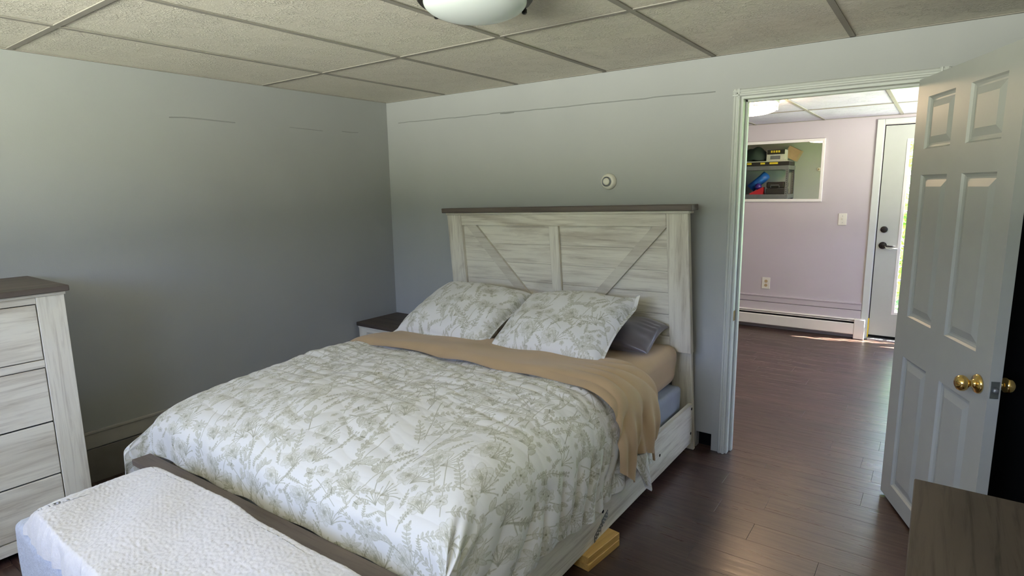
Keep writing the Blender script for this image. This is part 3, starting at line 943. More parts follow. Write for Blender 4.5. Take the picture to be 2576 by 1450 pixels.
def peony(x, y, s):
    a0 = pg.uniform(0, 6.28)
    for ringi, (n, L, W) in enumerate(((7, 1.0, 0.36), (5, 0.66, 0.26))):
        for i in range(n):
            a = a0 + ringi * 0.4 + i * 6.283 / n
            petal(x, y, a, s * L * pg.uniform(0.85, 1.05), s * W, 0.30, 0.55, False)
            for q in (-0.2, 0.0, 0.2):
                stroke([(x + math.cos(a + q) * s * 0.25, y + math.sin(a + q) * s * 0.25), (x + math.cos(a + q * 0.8) * s * 0.62, y + math.sin(a + q * 0.8) * s * 0.62)], 0.0006, 0.5)
    ring(x, y, s * 0.16, 0.55, 0.8)
    for i in range(14):
        a = i * 0.449
        ring(x + math.cos(a) * s * 0.22, y + math.sin(a) * s * 0.22, 0.0016, 0.7, 0.8)
def daisy(x, y, s):
    a0 = pg.uniform(0, 6.28)
    n = pg.choice((8, 9, 10))
    for i in range(n):
        petal(x, y, a0 + i * 6.283 / n, s * pg.uniform(0.85, 1.1), s * 0.15, 0.22, 0.55, True)
    ring(x, y, s * 0.14, 0.3, 0.95)
    for i in range(5):
        ring(x + math.cos(i * 1.26) * s * 0.07, y + math.sin(i * 1.26) * s * 0.07, 0.0014, 0.9, 1)
def pansy(x, y, s):
    a0 = pg.uniform(0, 6.28)
    for i in range(5):
        petal(x, y, a0 + i * 1.2566, s, s * 0.42, 0.38, 0.6, False)
        stroke([(x, y), (x + math.cos(a0 + i * 1.2566) * s * 0.6, y + math.sin(a0 + i * 1.2566) * s * 0.6)], 0.0007, 0.7)
    ring(x, y, s * 0.13, 0.8, 0.9)
def sprig(x, y, L, ang):
    pts, _ = curve(x, y, ang, L, pg.uniform(-0.9, 0.9), 12)
    stroke(pts, 0.0010, 0.7)
    for i in range(2, 12, 2):
        px, py = pts[i]
        a = math.atan2(pts[i][1] - pts[i - 1][1], pts[i][0] - pts[i - 1][0])
        for sgn in (-1, 1):
            petal(px, py, a + sgn * pg.uniform(0.6, 1.0), L * 0.20 * (1.15 - 0.04 * i), L * 0.040, 0.26, 0.62, True)
    petal(*pts[-1], _, L * 0.17, L * 0.036, 0.26, 0.62, True)
def big_leaves(x, y, L, ang):
    pts, _ = curve(x, y, ang, L, pg.uniform(-0.7, 0.7), 8)
    stroke(pts, 0.0013, 0.75)
    for i in (3, 5, 7):
        a = math.atan2(pts[i][1] - pts[i - 1][1], pts[i][0] - pts[i - 1][0])
        petal(*pts[i], a + pg.choice((-1, 1)) * pg.uniform(0.5, 0.9), L * 0.42, L * 0.10, 0.36, 0.66, True)
    petal(*pts[-1], _, L * 0.35, L * 0.08, 0.36, 0.66, True)
def berries(x, y, L, ang):
    pts, _ = curve(x, y, ang, L, pg.uniform(-0.8, 0.8), 8)
    stroke(pts, 0.0011, 0.8)
    for i in range(3, 9):
        a = math.atan2(pts[i][1] - pts[i - 1][1], pts[i][0] - pts[i - 1][0])
        for sgn in (-1, 1):
            q, _a = curve(*pts[i], a + sgn * 0.7, L * 0.14, sgn * -0.3, 3)
            stroke(q, 0.0007, 0.7)
            ring(*q[-1], L * 0.026 + 0.001, 0.2, 0.85)
def grass(x, y, L, ang):
    for i in range(6):
        pts, _ = curve(x, y, ang + (i - 2.5) * 0.17, L * pg.uniform(0.7, 1.1), (i - 2.5) * 0.25, 7)
        stroke(pts, 0.0011, 0.65)
        if i % 2:
            ring(*pts[-1], 0.0032, 0.4, 0.8)
def butterfly(x, y, s):
    a = pg.uniform(0, 6.28)
    for sgn in (-1, 1):
        petal(x, y, a + sgn * 0.75, s, s * 0.30, 0.40, 0.75, True)
        petal(x, y, a + sgn * 1.75, s * 0.7, s * 0.25, 0.45, 0.75, True)
    stroke([(x - math.cos(a) * s * 0.35, y - math.sin(a) * s * 0.35), (x + math.cos(a) * s * 0.35, y + math.sin(a) * s * 0.35)], 0.0018, 0.9)
placed = []
def free(x, y, r_):
    for a, b, c in placed:
        if (a - x) ** 2 + (b - y) ** 2 < (c + r_) ** 2:
            return False
    placed.append((x, y, r_))
    return True
for kind, n, r_ in (('stem', 190, 0.0), ('peony', 260, 0.052), ('daisy', 260, 0.045), ('leaves', 420, 0.042), ('sprig', 620, 0.036), ('berries', 560, 0.032),
                    ('pansy', 620, 0.026), ('grass', 460, 0.025), ('butterfly', 420, 0.024), ('sprig2', 1500, 0.019), ('pansy2', 900, 0.014)):
    for _ in range(n):
        x, y = pg.uniform(0, CW), pg.uniform(0, CH)
        if r_ and not free(x, y, r_ * 0.72):
            continue
        an = pg.gauss(-1.57, 0.6)            # stems mostly point up the bed
        if kind == 'stem':
            q, _a = curve(x, y, an, pg.uniform(0.14, 0.26), pg.uniform(-0.8, 0.8), 16)
            stroke(q, 0.0012, 0.62)
        elif kind == 'peony': peony(x, y, 0.050 * pg.uniform(0.85, 1.15)); grass(x + 0.035, y + 0.03, 0.07, an)
        elif kind == 'daisy': daisy(x, y, 0.044 * pg.uniform(0.8, 1.1))
        elif kind == 'leaves': big_leaves(x - math.cos(an) * 0.05, y - math.sin(an) * 0.05, 0.10, an)
        elif kind == 'sprig': sprig(x - math.cos(an) * 0.06, y - math.sin(an) * 0.06, 0.115, an)
        elif kind == 'berries': berries(x - math.cos(an) * 0.045, y - math.sin(an) * 0.045, 0.095, an)
        elif kind == 'pansy': pansy(x, y, 0.026 * pg.uniform(0.8, 1.2))
        elif kind == 'grass': grass(x - math.cos(an) * 0.03, y - math.sin(an) * 0.03, 0.075, an)
        elif kind == 'butterfly': butterfly(x, y, 0.027)
        elif kind == 'sprig2': sprig(x - math.cos(an) * 0.03, y - math.sin(an) * 0.03, 0.062, an)
        else: pansy(x, y, 0.013)
def sample(u, v):
    a = np.clip(u / PX - 0.5, 0, canvas.shape[0] - 2.001)
    b = np.clip(v / PX - 0.5, 0, canvas.shape[1] - 2.001)
    i, j = a.astype(int), b.astype(int)
    fa, fb_ = a - i, b - j
    return (canvas[i, j] * (1 - fa) * (1 - fb_) + canvas[i + 1, j] * fa * (1 - fb_) + canvas[i, j + 1] * (1 - fa) * fb_ + canvas[i + 1, j + 1] * fa * fb_)

# ------------------------------------------------------------------ duvet and turned-back sheet
def arc(e_, a, b, L):
    """quarter ellipse of width a and depth b, then straight down; e_ is the distance past the edge"""
    t = np.clip(e_ / L, 0, 1) * (math.pi / 2)
    return a * np.sin(t), b * (1 - np.cos(t)) + np.clip(e_ - L, 0, None)
XL, XR, YF = 0.86, 2.27, -1.70
def cloth(u, v, lift=0.0, top=0.632, foot_on=True):
    """u: signed distance across (0 at x = 1.56), v: distance from y = -0.64 down the bed"""
    x = 1.56 + u
    er = np.clip(x - XR, 0, None); el = np.clip(XL - x, 0, None)
    oxr, dr = arc(er, 0.165 + lift, 0.15, 0.25)
    oxl, dl = arc(el, 0.165 + lift, 0.15, 0.25)
    X = np.where(er > 0, XR + oxr, np.where(el > 0, XL - oxl, x))
    y = -0.64 - v
    ef = np.clip(YF - y, 0, None)
    oy, df = arc(ef, 0.405, 0.185, 0.47)
    ds = dr + dl
    side = sstep(ds, 0.10, 0.22)
    Y = np.where(ef > 0, YF - oy * (1 + 0.27 * side), y)
    drop = (ds ** 2.6 + df ** 2.6 + 1e-9) ** (1 / 2.6)
    Z = top + lift + 0.016 * (X - 1.56) + 0.016 * np.cos(np.clip((x - 1.56) / 0.75, -1, 1) * math.pi / 2) - drop
    Z = Z - 0.030 * (1 - sstep(v, 0.02, 0.40))
    return X, Y, Z, ds, df
nu, nv = 960, 800
umin, umax = -(1.56 - XL) - 0.50, (XR - 1.56) + 0.505
vmax = (-0.64 - YF) + 0.575
tv = np.linspace(0, 1, nv)
U, V = np.meshgrid(np.concatenate([np.linspace(umin, -0.78, 70, endpoint=False), np.linspace(-0.78, umax, nu - 70)]), 0.09 + (vmax - 0.09) * (1.22 * tv - 0.22 * tv * tv), indexing='ij')
X, Y, Z, ds, df = cloth(U, V)
hang = sstep(ds, 0.06, 0.30)
fhang = sstep(df, 0.03, 0.2)
topm = (1 - hang) * (1 - fhang)
# gentle billows, crosswise creases on top, pleats in the hanging sides
Z += 0.007 * fnoise(U, V, 0.8, 2.4, 14, 5) * (1 - hang)
cre = fnoise(U, V, 2.5, 7, 22, 6, 0.55, 1.6)
Z += 0.0032 * (np.abs(cre) - 0.7) * (0.35 + 0.65 * topm) * (1 - hang)
Z += 0.0016 * (np.abs(fnoise(U, V, 5, 12, 20, 9, 0.5, 1.8)) - 0.7) * topm * np.exp(-((V - 0.65) / 0.5) ** 2)
pl_ = 0.012 * np.sin(V * 31 + 1.5 * fnoise(U, V, 0.5, 2, 8, 8)) + 0.006 * fnoise(V, U * 0.3, 3, 9, 16, 12)
X += np.where(U > 0, 1, -1) * hang * (np.abs(pl_) * 1.1)
Z += hang * 0.012 * fnoise(V, U * 0.2, 1.5, 4, 10, 13)
# deep folds fanning out from the corner by the door side of the foot
cxr = sstep(ds, 0.0, 0.12) * sstep(df, 0.02, 0.12) * (U > 0)
th = np.arctan2(df + 0.02, ds + 0.02)
X += 0.022 * cxr * (0.5 + 0.5 * np.sin(th * 21))
Y -= 0.022 * cxr * (0.5 + 0.5 * np.sin(th * 21))
Y -= np.clip(0.006 * fnoise(U, V * 0.3, 2, 6, 14, 15) * fhang * (1 - hang), -0.012, 0.008)
Y = np.maximum(Y, -2.117 - 0.11 * np.maximum(sstep(0.735 - X, 0.0, 0.03), sstep(X - 2.415, 0.0, 0.03)))
pr = sample(U - umin + 0.12, V + 0.15)
duvet = thing('duvet', (1.56, -1.4, 0.6), 'white duvet with a sage green floral print spread over the bed', 'duvet')
grid_mesh('cover', np.stack([X, Y, Z], -1), M['print'], duvet, pr)

# turned-back top sheet: band over the head end of the duvet, hanging down beside the rail
def hem(v):
    """how far the hanging sheet reaches past the top edge, along the band"""
    return np.interp(v, [0.0, 0.04, 0.10, 0.24, 0.27, 0.31, 0.37, 0.47], [0.24, 0.40, 0.455, 0.43, 0.43, 0.545, 0.50, 0.42])
nu2, nv2 = 420, 150
tu = np.linspace(0, 1, nu2)
V2 = np.linspace(0.0, 0.47, nv2)
Vs = np.tile(V2, (nu2, 1))
ul = -(1.56 - XL) - 0.20
Us = ul + (XR - 1.56 + hem(Vs) - ul) * tu[:, None]
# the band's two long edges wander and slant a little
skew = 0.02 * np.sin(Us * 4.0) + 0.012 * np.sin(Us * 9 + 1)
Vw = Vs + skew * (Vs / 0.47) + 0.10 * np.clip(Us - 0.62, 0, 0.4) * (Vs / 0.47)
Vw = Vw + 0.07 * sstep(Us, 0.62, 0.95) * (1 - Vs / 0.47)
X2, Y2, Z2, ds2, _d = cloth(Us, Vw, 0.025, 0.632)
X2 = X2 - 0.012 * sstep(ds2, 0.05, 0.15)
hang2 = sstep(ds2, 0.05, 0.25)
edge = np.minimum(sstep(Vs, 0.0, 0.03), sstep(0.47 - Vs, 0.0, 0.03))
Z2 -= 0.017 * (1 - sstep(0.47 - Vs, 0.0, 0.09))
Z2 += 0.008 * (sstep(Vs, 0.0, 0.03) - 0.7) + 0.0035 * fnoise(Us, Vs, 1, 4, 12, 31) * (1 - hang2)
radw = np.abs(np.sin((Vw - 0.2) * 34 / (1 + 1.5 * hang2) + 2.2 * Us + 0.6 * fnoise(Us, Vs, 1, 3, 8, 33)))
sw = sstep(Us, 0.45, 0.85)
Z2 += 0.012 * radw * sw * (1 - hang2)
X2 += hang2 * (0.004 + 0.026 * radw + 0.008 * np.sin(Vs * 60))
Z2 += hang2 * 0.006 * fnoise(Vs, Us * .3, 2, 5, 8, 35)
sheet = grid_mesh('bed_sheet', np.stack([X2, Y2, Z2], -1), M['tan'], None, loc=(1.56, -0.85, 0.62))
tag(sheet, 'tan top sheet turned back over the duvet below the pillows', 'sheet')
# corner of the duvet poking out under the sheet beside the rail
tu3 = np.linspace(0, 1, 60)
A, B = np.meshgrid(tu3, tu3, indexing='ij')
top_y, bot_y = -0.87 - 0.13 * A, -0.835 - 0.045 * A
yc = top_y * (1 - B) + bot_y * B
zc = 0.33 * (1 - B) + (0.135 + 0.05 * np.abs(A - 0.25)) * B
xc = 2.463 + 0.012 * np.sin(A * 6 + 0.6) + 0.012 * B
grid_mesh('folded_corner', np.stack([xc, yc, zc], -1), M['print'], duvet, sample(A * 0.16 + 0.4, B * 0.2 + 0.6))
yc = -0.70 - 0.15 * A + 0.02 * B
zc = 0.36 * (1 - B) + (0.195 + 0.015 * np.sin(A * 9)) * B
xc = 2.428 + 0.012 * np.sin(A * 14) * (0.4 + 0.6 * B)
grid_mesh('under_layer', np.stack([xc, yc, zc], -1), M['tan'], sheet)

# ------------------------------------------------------------------ pillows
def pillow(name, mat, c, hw, hh, th, alpha, label, group, prt=None, seed=1, flange=0.0, yaw=0.0, roll=0.0, corner=0.0, tuck=None, wr=0.006, under=0.55):
    n1, n2 = 230, 170
    s_, t_ = np.meshgrid(np.linspace(-1, 1, n1), np.linspace(-1, 1, n2), indexing='ij')
    tops = []
    M3 = Matrix.Rotation(yaw, 3, 'Z') @ Matrix.Rotation(roll, 3, 'Y') @ Matrix.Rotation(alpha, 3, 'X')
    A3 = np.array(M3)
    for side in (1, -1):
        sb, tb = np.clip(np.abs(s_) / (1 - flange), 0, 1), np.clip(np.abs(t_) / (1 - flange * hw / hh), 0, 1)
        prof = np.sqrt(np.clip((1 - sb ** 2.2) * (1 - tb ** 2.2), 0, 1)) ** 0.85
        x = s_ * hw * (1 - 0.03 * (1 - t_ ** 2) * np.abs(s_) ** 3)
        y = t_ * hh * (1 - 0.06 * (1 - s_ ** 2) * np.abs(t_) ** 3)
        z = side * th * prof * (1.0 if side > 0 else under)
        w = fnoise(s_ * hw, t_ * hh, 2, 6, 18, seed + (side > 0)) * wr
        rim = np.maximum(np.abs(s_), np.abs(t_))
        w2 = 0.0014 * np.sin((np.arctan2(t_, s_)) * 17 + 2 * fnoise(s_, t_, .3, 1, 6, seed + 4)) * sstep(rim, 0.55, 0.9) * (1 - sstep(rim, 0.93, 1.0))
        z = z + w * prof + w2 * (side > 0)
        z = z + 0.012 * sstep(rim, 0.86, 1.0) * np.sin(4 * s_ + 3 * t_ + seed)
        z = z + corner * sstep(s_, 0.7, 1.0) * sstep(t_, 0.7, 1.0)
        P = np.stack([x, y, z], -1) @ A3.T + np.array(c)
        if tuck is not None:
            P[..., 2] = np.maximum(P[..., 2], tuck)
        tops.append(P)
    L = (c[0], c[1], c[2])
    P = np.concatenate([tops[0], tops[1][:, ::-1]], 1)
    at = None
    if prt is not None:
        k = sample(s_ * hw + hw + prt[0], -t_ * hh + hh + prt[1])
        at = np.concatenate([k, k[:, ::-1]], 1)
    o = grid_mesh(name, P, mat, None, at, loc=L)
    tag(o, label, 'pillow', group)
    return o
PG = 'pillows at the head of the bed'
pillow('pillow', M['satin'], (1.945, -0.290, 0.672), 0.330, 0.165, 0.080, R(12), 'dark grey satin pillow under the floral pillow, poking out beside the headboard', PG, None, 3, yaw=R(2), wr=0.008, tuck=0.617)
pillow('pillow', M['print'], (1.137, -0.505, 0.728), 0.355, 0.284, 0.112, R(24), 'floral pillow leaning on the headboard beside the nightstand', PG, (0.25, 0.4), 11, flange=0.05, under=0.95, tuck=0.606, yaw=R(-1.5), roll=R(0.5))
pillow('pillow', M['print'], (1.835, -0.518, 0.736), 0.338, 0.288, 0.115, R(24), 'floral pillow resting on the dark satin pillow, its corner flared up', PG, (1.3, 1.2), 17, flange=0.06, yaw=R(2.0), roll=R(-1.2), corner=0.045)

# ------------------------------------------------------------------ bench at the foot of the bed and its fleece throw
bench = thing('bench', (1.66, -2.43, 0), 'pale blue upholstered storage bench at the foot of the bed', 'bench')
o = soft_box('base', M['bench'], 0.965, 2.36, -2.655, -2.225, 0.03, 0.375, 0.022, 0.002, 51)
o.parent = bench; o.location -= bench.location
for x in (1.03, 2.29):
    for y in (-2.60, -2.28):
        MB().lathe([(0, 0), (0.02, 0), (0.024, 0.035), (0, 0.035)], (x, y, 0.0), 'z', 16).build('foot', M['bronze'], bench)
n1, n2 = 420, 260
a_, b_ = np.meshgrid(np.linspace(-1, 1, n1), np.linspace(-1, 1, n2), indexing='ij')
hx, hy = 0.67, 0.215
# rounded rectangle plan, thick soft edge
sgn = np.sign
p_ = 14.0
rr_ = (np.abs(a_) ** p_ + np.abs(b_) ** p_) ** (1 / p_)
mx_ = np.maximum(np.abs(a_), np.abs(b_)) + 1e-9
ka = a_ * mx_ / (rr_ + 1e-9)
kb = b_ * mx_ / (rr_ + 1e-9)
fall = sstep(mx_, 0.90, 1.0)
xx = 1.735 + ka * hx
yy = -2.446 + kb * hy
th_ = 0.086 * np.sqrt(np.clip(1 - np.clip((mx_ - 0.88) / 0.12, 0, 1) ** 2, 0, 1))
zz = 0.379 + th_ + 0.004 * fnoise(xx, yy, 1.5, 4, 14, 61) * (1 - fall)
pile = np.abs(fnoise(xx * 1.0, yy * 1.0, 10, 26, 40, 62)) * 0.0007 + 0.0004 * fnoise(xx, yy, 40, 85, 40, 63)
fold_ = 0.006 * np.sin(xx * 4 + yy * 11 + fnoise(xx, yy, .5, 1.5, 6, 64)) * (1 - fall)
zz = zz + pile + fold_
edge_n = 0.003 * fnoise(a_ * hx, b_ * hy, 12, 30, 24, 65) * fall
xx = xx + edge_n * ka + 0.02 * np.sin(yy * 14) * (ka < -0.85)
yy = np.minimum(yy + edge_n * kb + 0.006 * np.sin(xx * 9) * (kb > 0.8), -2.222)
throw = grid_mesh('throw_blanket', np.stack([xx, yy, zz], -1), M['sherpa'], None, loc=(1.735, -2.446, 0.379))
tag(throw, 'thick white fleece throw folded on top of the bench', 'blanket')

# ------------------------------------------------------------------ chest of drawers by the grey wall
ch = thing('chest_of_drawers', (0.26, -2.70, 0), 'tall whitewashed chest of drawers with a dark wood top', 'chest')
CY0, CY1 = -3.12, -2.285
box('carcass', M['ww'][2], ch, 0.02, 0.488, CY0, CY1, 0.085, 1.056)
box('top', M['dk'][1], ch, 0.015, 0.525, CY0 - 0.018, CY1 + 0.016, 1.069, 1.093, 0.003)
box('top_moulding', M['ww'][1], ch, 0.018, 0.512, CY0 - 0.006, CY1 + 0.005, 1.056, 1.069, 0.002)
for a, b in ((CY1 - 0.095, CY1), (CY0, CY0 + 0.095)):
    box('stile', M['ww'][2], ch, 0.488, 0.505, a, b, 0.0, 1.056, 0.0015)
    box('back_leg', M['ww'][2], ch, 0.02, 0.06, a, b, 0.0, 0.085)
box('rail', M['ww'][1], ch, 0.488, 0.503, CY0 + 0.096, CY1 - 0.096, 1.029, 1.056, 0.001)
box('rail', M['ww'][1], ch, 0.488, 0.503, CY0 + 0.096, CY1 - 0.096, 0.766, 0.797, 0.001)
box('apron', M['ww'][1], ch, 0.488, 0.503, CY0 + 0.096, CY1 - 0.096, 0.033, 0.082, 0.001)
box('shadow_gap', M['black'], ch, 0.4885, 0.4892, CY0 + 0.096, CY1 - 0.096, 0.084, 1.028)
for z0, z1 in ((0.801, 1.025), (0.537, 0.762), (0.308, 0.530), (0.088, 0.301)):
    d = box('drawer', M['ww'][1], ch, 0.4895, 0.503, CY0 + 0.099, CY1 - 0.099, z0, z1, 0.0015)
    for yk in (-2.93, -2.66):
        MB().lathe([(0, 0), (0.007, 0), (0.006, 0.014), (0.014, 0.020), (0.015, 0.026), (0, 0.030)], (0.503, yk, (z0 + z1) / 2), 'x', 20).build('knob', M['bronze'], d, True)

# ------------------------------------------------------------------ nightstand in the corner
ns = thing('nightstand', (0.3, -0.21, 0), 'whitewashed nightstand with a dark top in the corner', 'nightstand')
box('carcass', M['ww'][2], ns, 0.035, 0.56, -0.385, -0.02, 0.06, 0.470)
box('top', M['dk2'][0], ns, 0.016, 0.585, -0.412, -0.008, 0.484, 0.512, 0.003)
box('top_moulding', M['ww'][0], ns, 0.024, 0.575, -0.402, -0.012, 0.470, 0.484, 0.002)
for a, b in ((0.03, 0.108), (0.487, 0.565)):
    box('stile', M['ww'][2], ns, a, b, -0.400, -0.385, 0.0, 0.470, 0.0015)
    box('back_leg', M['ww'][2], ns, a, b, -0.06, -0.02, 0.0, 0.06)
box('rail', M['ww'][0], ns, 0.109, 0.486, -0.399, -0.385, 0.442, 0.470, 0.001)
box('shadow_gap', M['black'], ns, 0.109, 0.486, -0.3862, -0.3852, 0.07, 0.44)
for z0, z1 in ((0.262, 0.438), (0.075, 0.252)):
    d = box('drawer', M['ww'][0], ns, 0.112, 0.483, -0.398, -0.3865, z0, z1, 0.0015)
    MB().lathe([(0, 0), (0.007, 0), (0.006, 0.014), (0.014, 0.020), (0.015, 0.026), (0, 0.030)], (0.30, -0.398, (z0 + z1) / 2), 'y', 20).build('knob', M['bronze'], d, True)

# ------------------------------------------------------------------ low dresser by the right wall
dr = thing('dresser', (3.66, -2.3, 0), 'low dresser with a dark wood grain top near the open door', 'dresser')
box('carcass', M['ww'][2], dr, 3.445, 3.885, -3.02, -1.632, 0.06, 0.762)
box('top', M['dk2'][1], dr, 3.410, 3.902, -3.04, -1.612, 0.776, 0.800, 0.002)
box('top_moulding', M['ww'][1], dr, 3.420, 3.895, -3.03, -1.622, 0.762, 0.776, 0.002)
for a, b in ((-1.71, -1.632), (-3.02, -2.942), (-2.36, -2.29)):
    box('stile', M['ww'][2], dr, 3.430, 3.445, a, b, 0.0 if a != -2.36 else 0.06, 0.762, 0.0015)
for a, b in ((-1.71, -1.632), (-3.02, -2.942)):
    box('back_leg', M['ww'][2], dr, 3.84, 3.885, a, b, 0.0, 0.06)
for a, b in ((-2.289, -1.711), (-2.941, -2.361)):
    for z0, z1 in ((0.535, 0.745), (0.31, 0.525), (0.08, 0.30)):
        d = box('drawer', M['ww'][1], dr, 3.432, 3.4445, a + 0.003, b - 0.003, z0, z1, 0.0015)
        MB().lathe([(0, 0), (0.007, 0), (0.006, -0.014), (0.014, -0.020), (0.015, -0.026), (0, -0.030)], (3.432, (a + b) / 2, (z0 + z1) / 2), 'x', 20).build('knob', M['bronze'], d, True)

# black wardrobe behind the open door
wd = thing('wardrobe', (3.74, -0.22, 0), 'black wardrobe in the corner behind the open door', 'wardrobe')
box('body', M['black'], wd, 3.585, 3.905, -0.40, -0.015, 0.05, 1.85, 0.003)
for a, b in ((3.587, 3.744), (3.746, 3.903)):
    box('door', M['black'], wd, a, b, -0.418, -0.401, 0.07, 1.84, 0.002)
box('plinth', M['black'], wd, 3.595, 3.895, -0.39, -0.02, 0.0, 0.05)

# ------------------------------------------------------------------ bedroom ceiling light
LC = (2.134, -1.557)
cl = thing('ceiling_light', (LC[0], LC[1], H), 'unlit frosted glass bowl ceiling light on a dark bronze plate', 'ceiling light')
MB().lathe([(0, 0.0), (0.160, 0.0), (0.182, -0.018), (0.187, -0.040), (0.181, -0.047), (0, -0.047)], (*LC, H - 0.0015), 'z', 64).build('mounting_plate', M['bronze'], cl, True)
prof = [(0.164, -0.046), (0.167, -0.048)] + [(0.167 * math.cos(t) , -0.048 - 0.056 * math.sin(t)) for t in np.linspace(0.05, math.pi / 2, 18)]
MB().lathe(prof, (*LC, H), 'z', 72).build('glass_bowl', M['opal'], cl, True)
for a in (178.8, 58.8, -61.2):
    x, y = LC[0] + 0.174 * math.cos(R(a)), LC[1] + 0.174 * math.sin(R(a))
    MB().lathe([(0, -0.040), (0.006, -0.040), (0.006, -0.052), (0.0085, -0.053), (0.0085, -0.064), (0.005, -0.068), (0, -0.068)], (x, y, H), 'z', 14).build('bowl_clip', M['bronze'], cl)

# round fixture on the wall above the headboard
rt = thing('wall_dial', (1.84, 0, 1.487), 'small round white dial fixed to the wall above the headboard', 'wall fixture')
MB().lathe([(0, 0), (0.046, 0), (0.047, 0.006), (0.044, 0.018), (0.036, 0.026), (0.030, 0.027), (0, 0.027)], (1.84, 0, 1.487), 'y', 48).build('housing', M['plastic'], rt, True)
MB().lathe([(0.0, 0.0265), (0.0285, 0.0265), (0.0285, 0.033), (0.0255, 0.034), (0.0245, 0.030), (0, 0.030)], (1.837, 0, 1.487), 'y', 40).build('dial_ring', M['steel'], rt, True)
MB().lathe([(0.0, 0.029), (0.022, 0.029), (0.020, 0.036), (0.012, 0.040), (0, 0.041)], (1.837, 0, 1.487), 'y', 32).build('dial', M['plastic'], rt, True)

# ------------------------------------------------------------------ the room beyond the door
FL = (2.215, 1.42)
fl = thing('ceiling_light', (FL[0], FL[1], HF), 'lit round drum ceiling light with two metal bands beyond the doorway', 'ceiling light')
MB().lathe([(0, 0), (0.215, 0.0), (0.215, -0.014), (0.205, -0.018), (0, -0.018)], (*FL, HF - 0.0015), 'z', 56).build('mounting_plate', M['steel'], fl, True)
prof = [(0.0, -0.019), (0.196, -0.019), (0.198, -0.062)] + [(0.198 * math.cos(t), -0.062 - 0.036 * math.sin(t)) for t in np.linspace(0.08, math.pi / 2, 14)]
MB().lathe(prof, (*FL, HF), 'z', 64).build('lamp_glass', M['lit'], fl, True)
MB().lathe([(0.200, -0.046), (0.203, -0.046), (0.203, -0.051), (0.200, -0.051), (0.200, -0.046)], (*FL, HF), 'z', 56).build('metal_band', M['steel'], fl, True)
for a in (15, 135, 255):
    x, y = FL[0] + 0.206 * math.cos(R(a)), FL[1] + 0.206 * math.sin(R(a))
    box('band_strut', M['steel'], fl, x - 0.004, x + 0.004, y - 0.004, y + 0.004, HF - 0.07, HF - 0.018)

# mirror
mi = thing('mirror', (1.9, FRY, 1.58), 'wide white framed mirror on the mauve tinted wall', 'mirror')
MX0, MX1, MZ0, MZ1 = 1.20, 2.484, 1.286, 1.880
box('mirror_glass', M['mirror'], mi, MX0 + 0.026, MX1 - 0.026, FRY - 0.010, FRY - 0.004, MZ0 + 0.026, MZ1 - 0.026)
for b in ((MX0, MX1, MZ0, MZ0 + 0.028), (MX0, MX1, MZ1 - 0.028, MZ1), (MX0, MX0 + 0.028, MZ0 + 0.028, MZ1 - 0.028), (MX1 - 0.028, MX1, MZ0 + 0.028, MZ1 - 0.028)):
    box('frame_rail', M['frame_w'], mi, b[0], b[1], FRY - 0.018, FRY - 0.001, b[2], b[3], 0.004, 2)

sw = thing('light_switch', (2.671, FRY, 1.123), 'white toggle light switch plate between mirror and outside door', 'light switch')
box('plate', M['plastic'], sw, 2.636, 2.706, FRY - 0.006, FRY - 0.0005, 1.068, 1.178, 0.002)
box('toggle', M['plastic'], sw, 2.666, 2.676, FRY - 0.016, FRY - 0.006, 1.118, 1.134, 0.002)
for z in (1.092, 1.154):
    MB().lathe([(0, 0), (0.003, 0), (0.002, 0.001), (0, 0.001)], (2.671, FRY - 0.006, z), 'y', 10).build('screw', M['steel'], sw)
ou = thing('wall_outlet', (2.026, FRY, 0.46), 'white double wall outlet with tan sockets above the heater', 'outlet')
box('plate', M['plastic'], ou, 1.988, 2.066, FRY - 0.006, FRY - 0.0005, 0.402, 0.520, 0.002)
for z in (0.440, 0.482):
    MB().lathe([(0, 0), (0.016, 0), (0.015, 0.003), (0, 0.003)], (2.027, FRY - 0.006, z), 'y', 20).build('socket', M['plastic_d'], ou)

he = thing('baseboard_heater', (2.0, FRY, 0), 'cream enamelled baseboard heater along the mauve tinted wall', 'heater')
HX0, HX1 = 0.2, 2.93
hy0 = FRY - 0.072
box('back_panel', M['heater'], he, HX0, HX1 - 0.09, FRY - 0.020, FRY - 0.0125, 0.03, 0.188)
box('fins', M['black'], he, HX0, HX1 - 0.09, FRY - 0.062, FRY - 0.0205, 0.05, 0.165)
MB().prism([(hy0, 0.045), (hy0 - 0.002, 0.05), (hy0, 0.142), (hy0 + 0.012, 0.150), (hy0 + 0.012, 0.146), (hy0 + 0.004, 0.14), (hy0 + 0.004, 0.045)], 0, HX0, HX1 - 0.09).build('front_cover', M['heater'], he)
MB().prism([(FRY - 0.020, 0.188), (FRY - 0.05, 0.182), (FRY - 0.05, 0.179), (FRY - 0.020, 0.184)], 0, HX0, HX1 - 0.09).build('top_lip', M['heater'], he)
MB().prism([(FRY - 0.058, 0.166), (FRY - 0.03, 0.172), (FRY - 0.03, 0.170), (FRY - 0.058, 0.164)], 0, HX0, HX1 - 0.09).build('damper', M['heater'], he)
box('end_cap', M['heater'], he, HX1 - 0.089, HX1, hy0 - 0.004, FRY - 0.0125, 0.002, 0.192, 0.004)

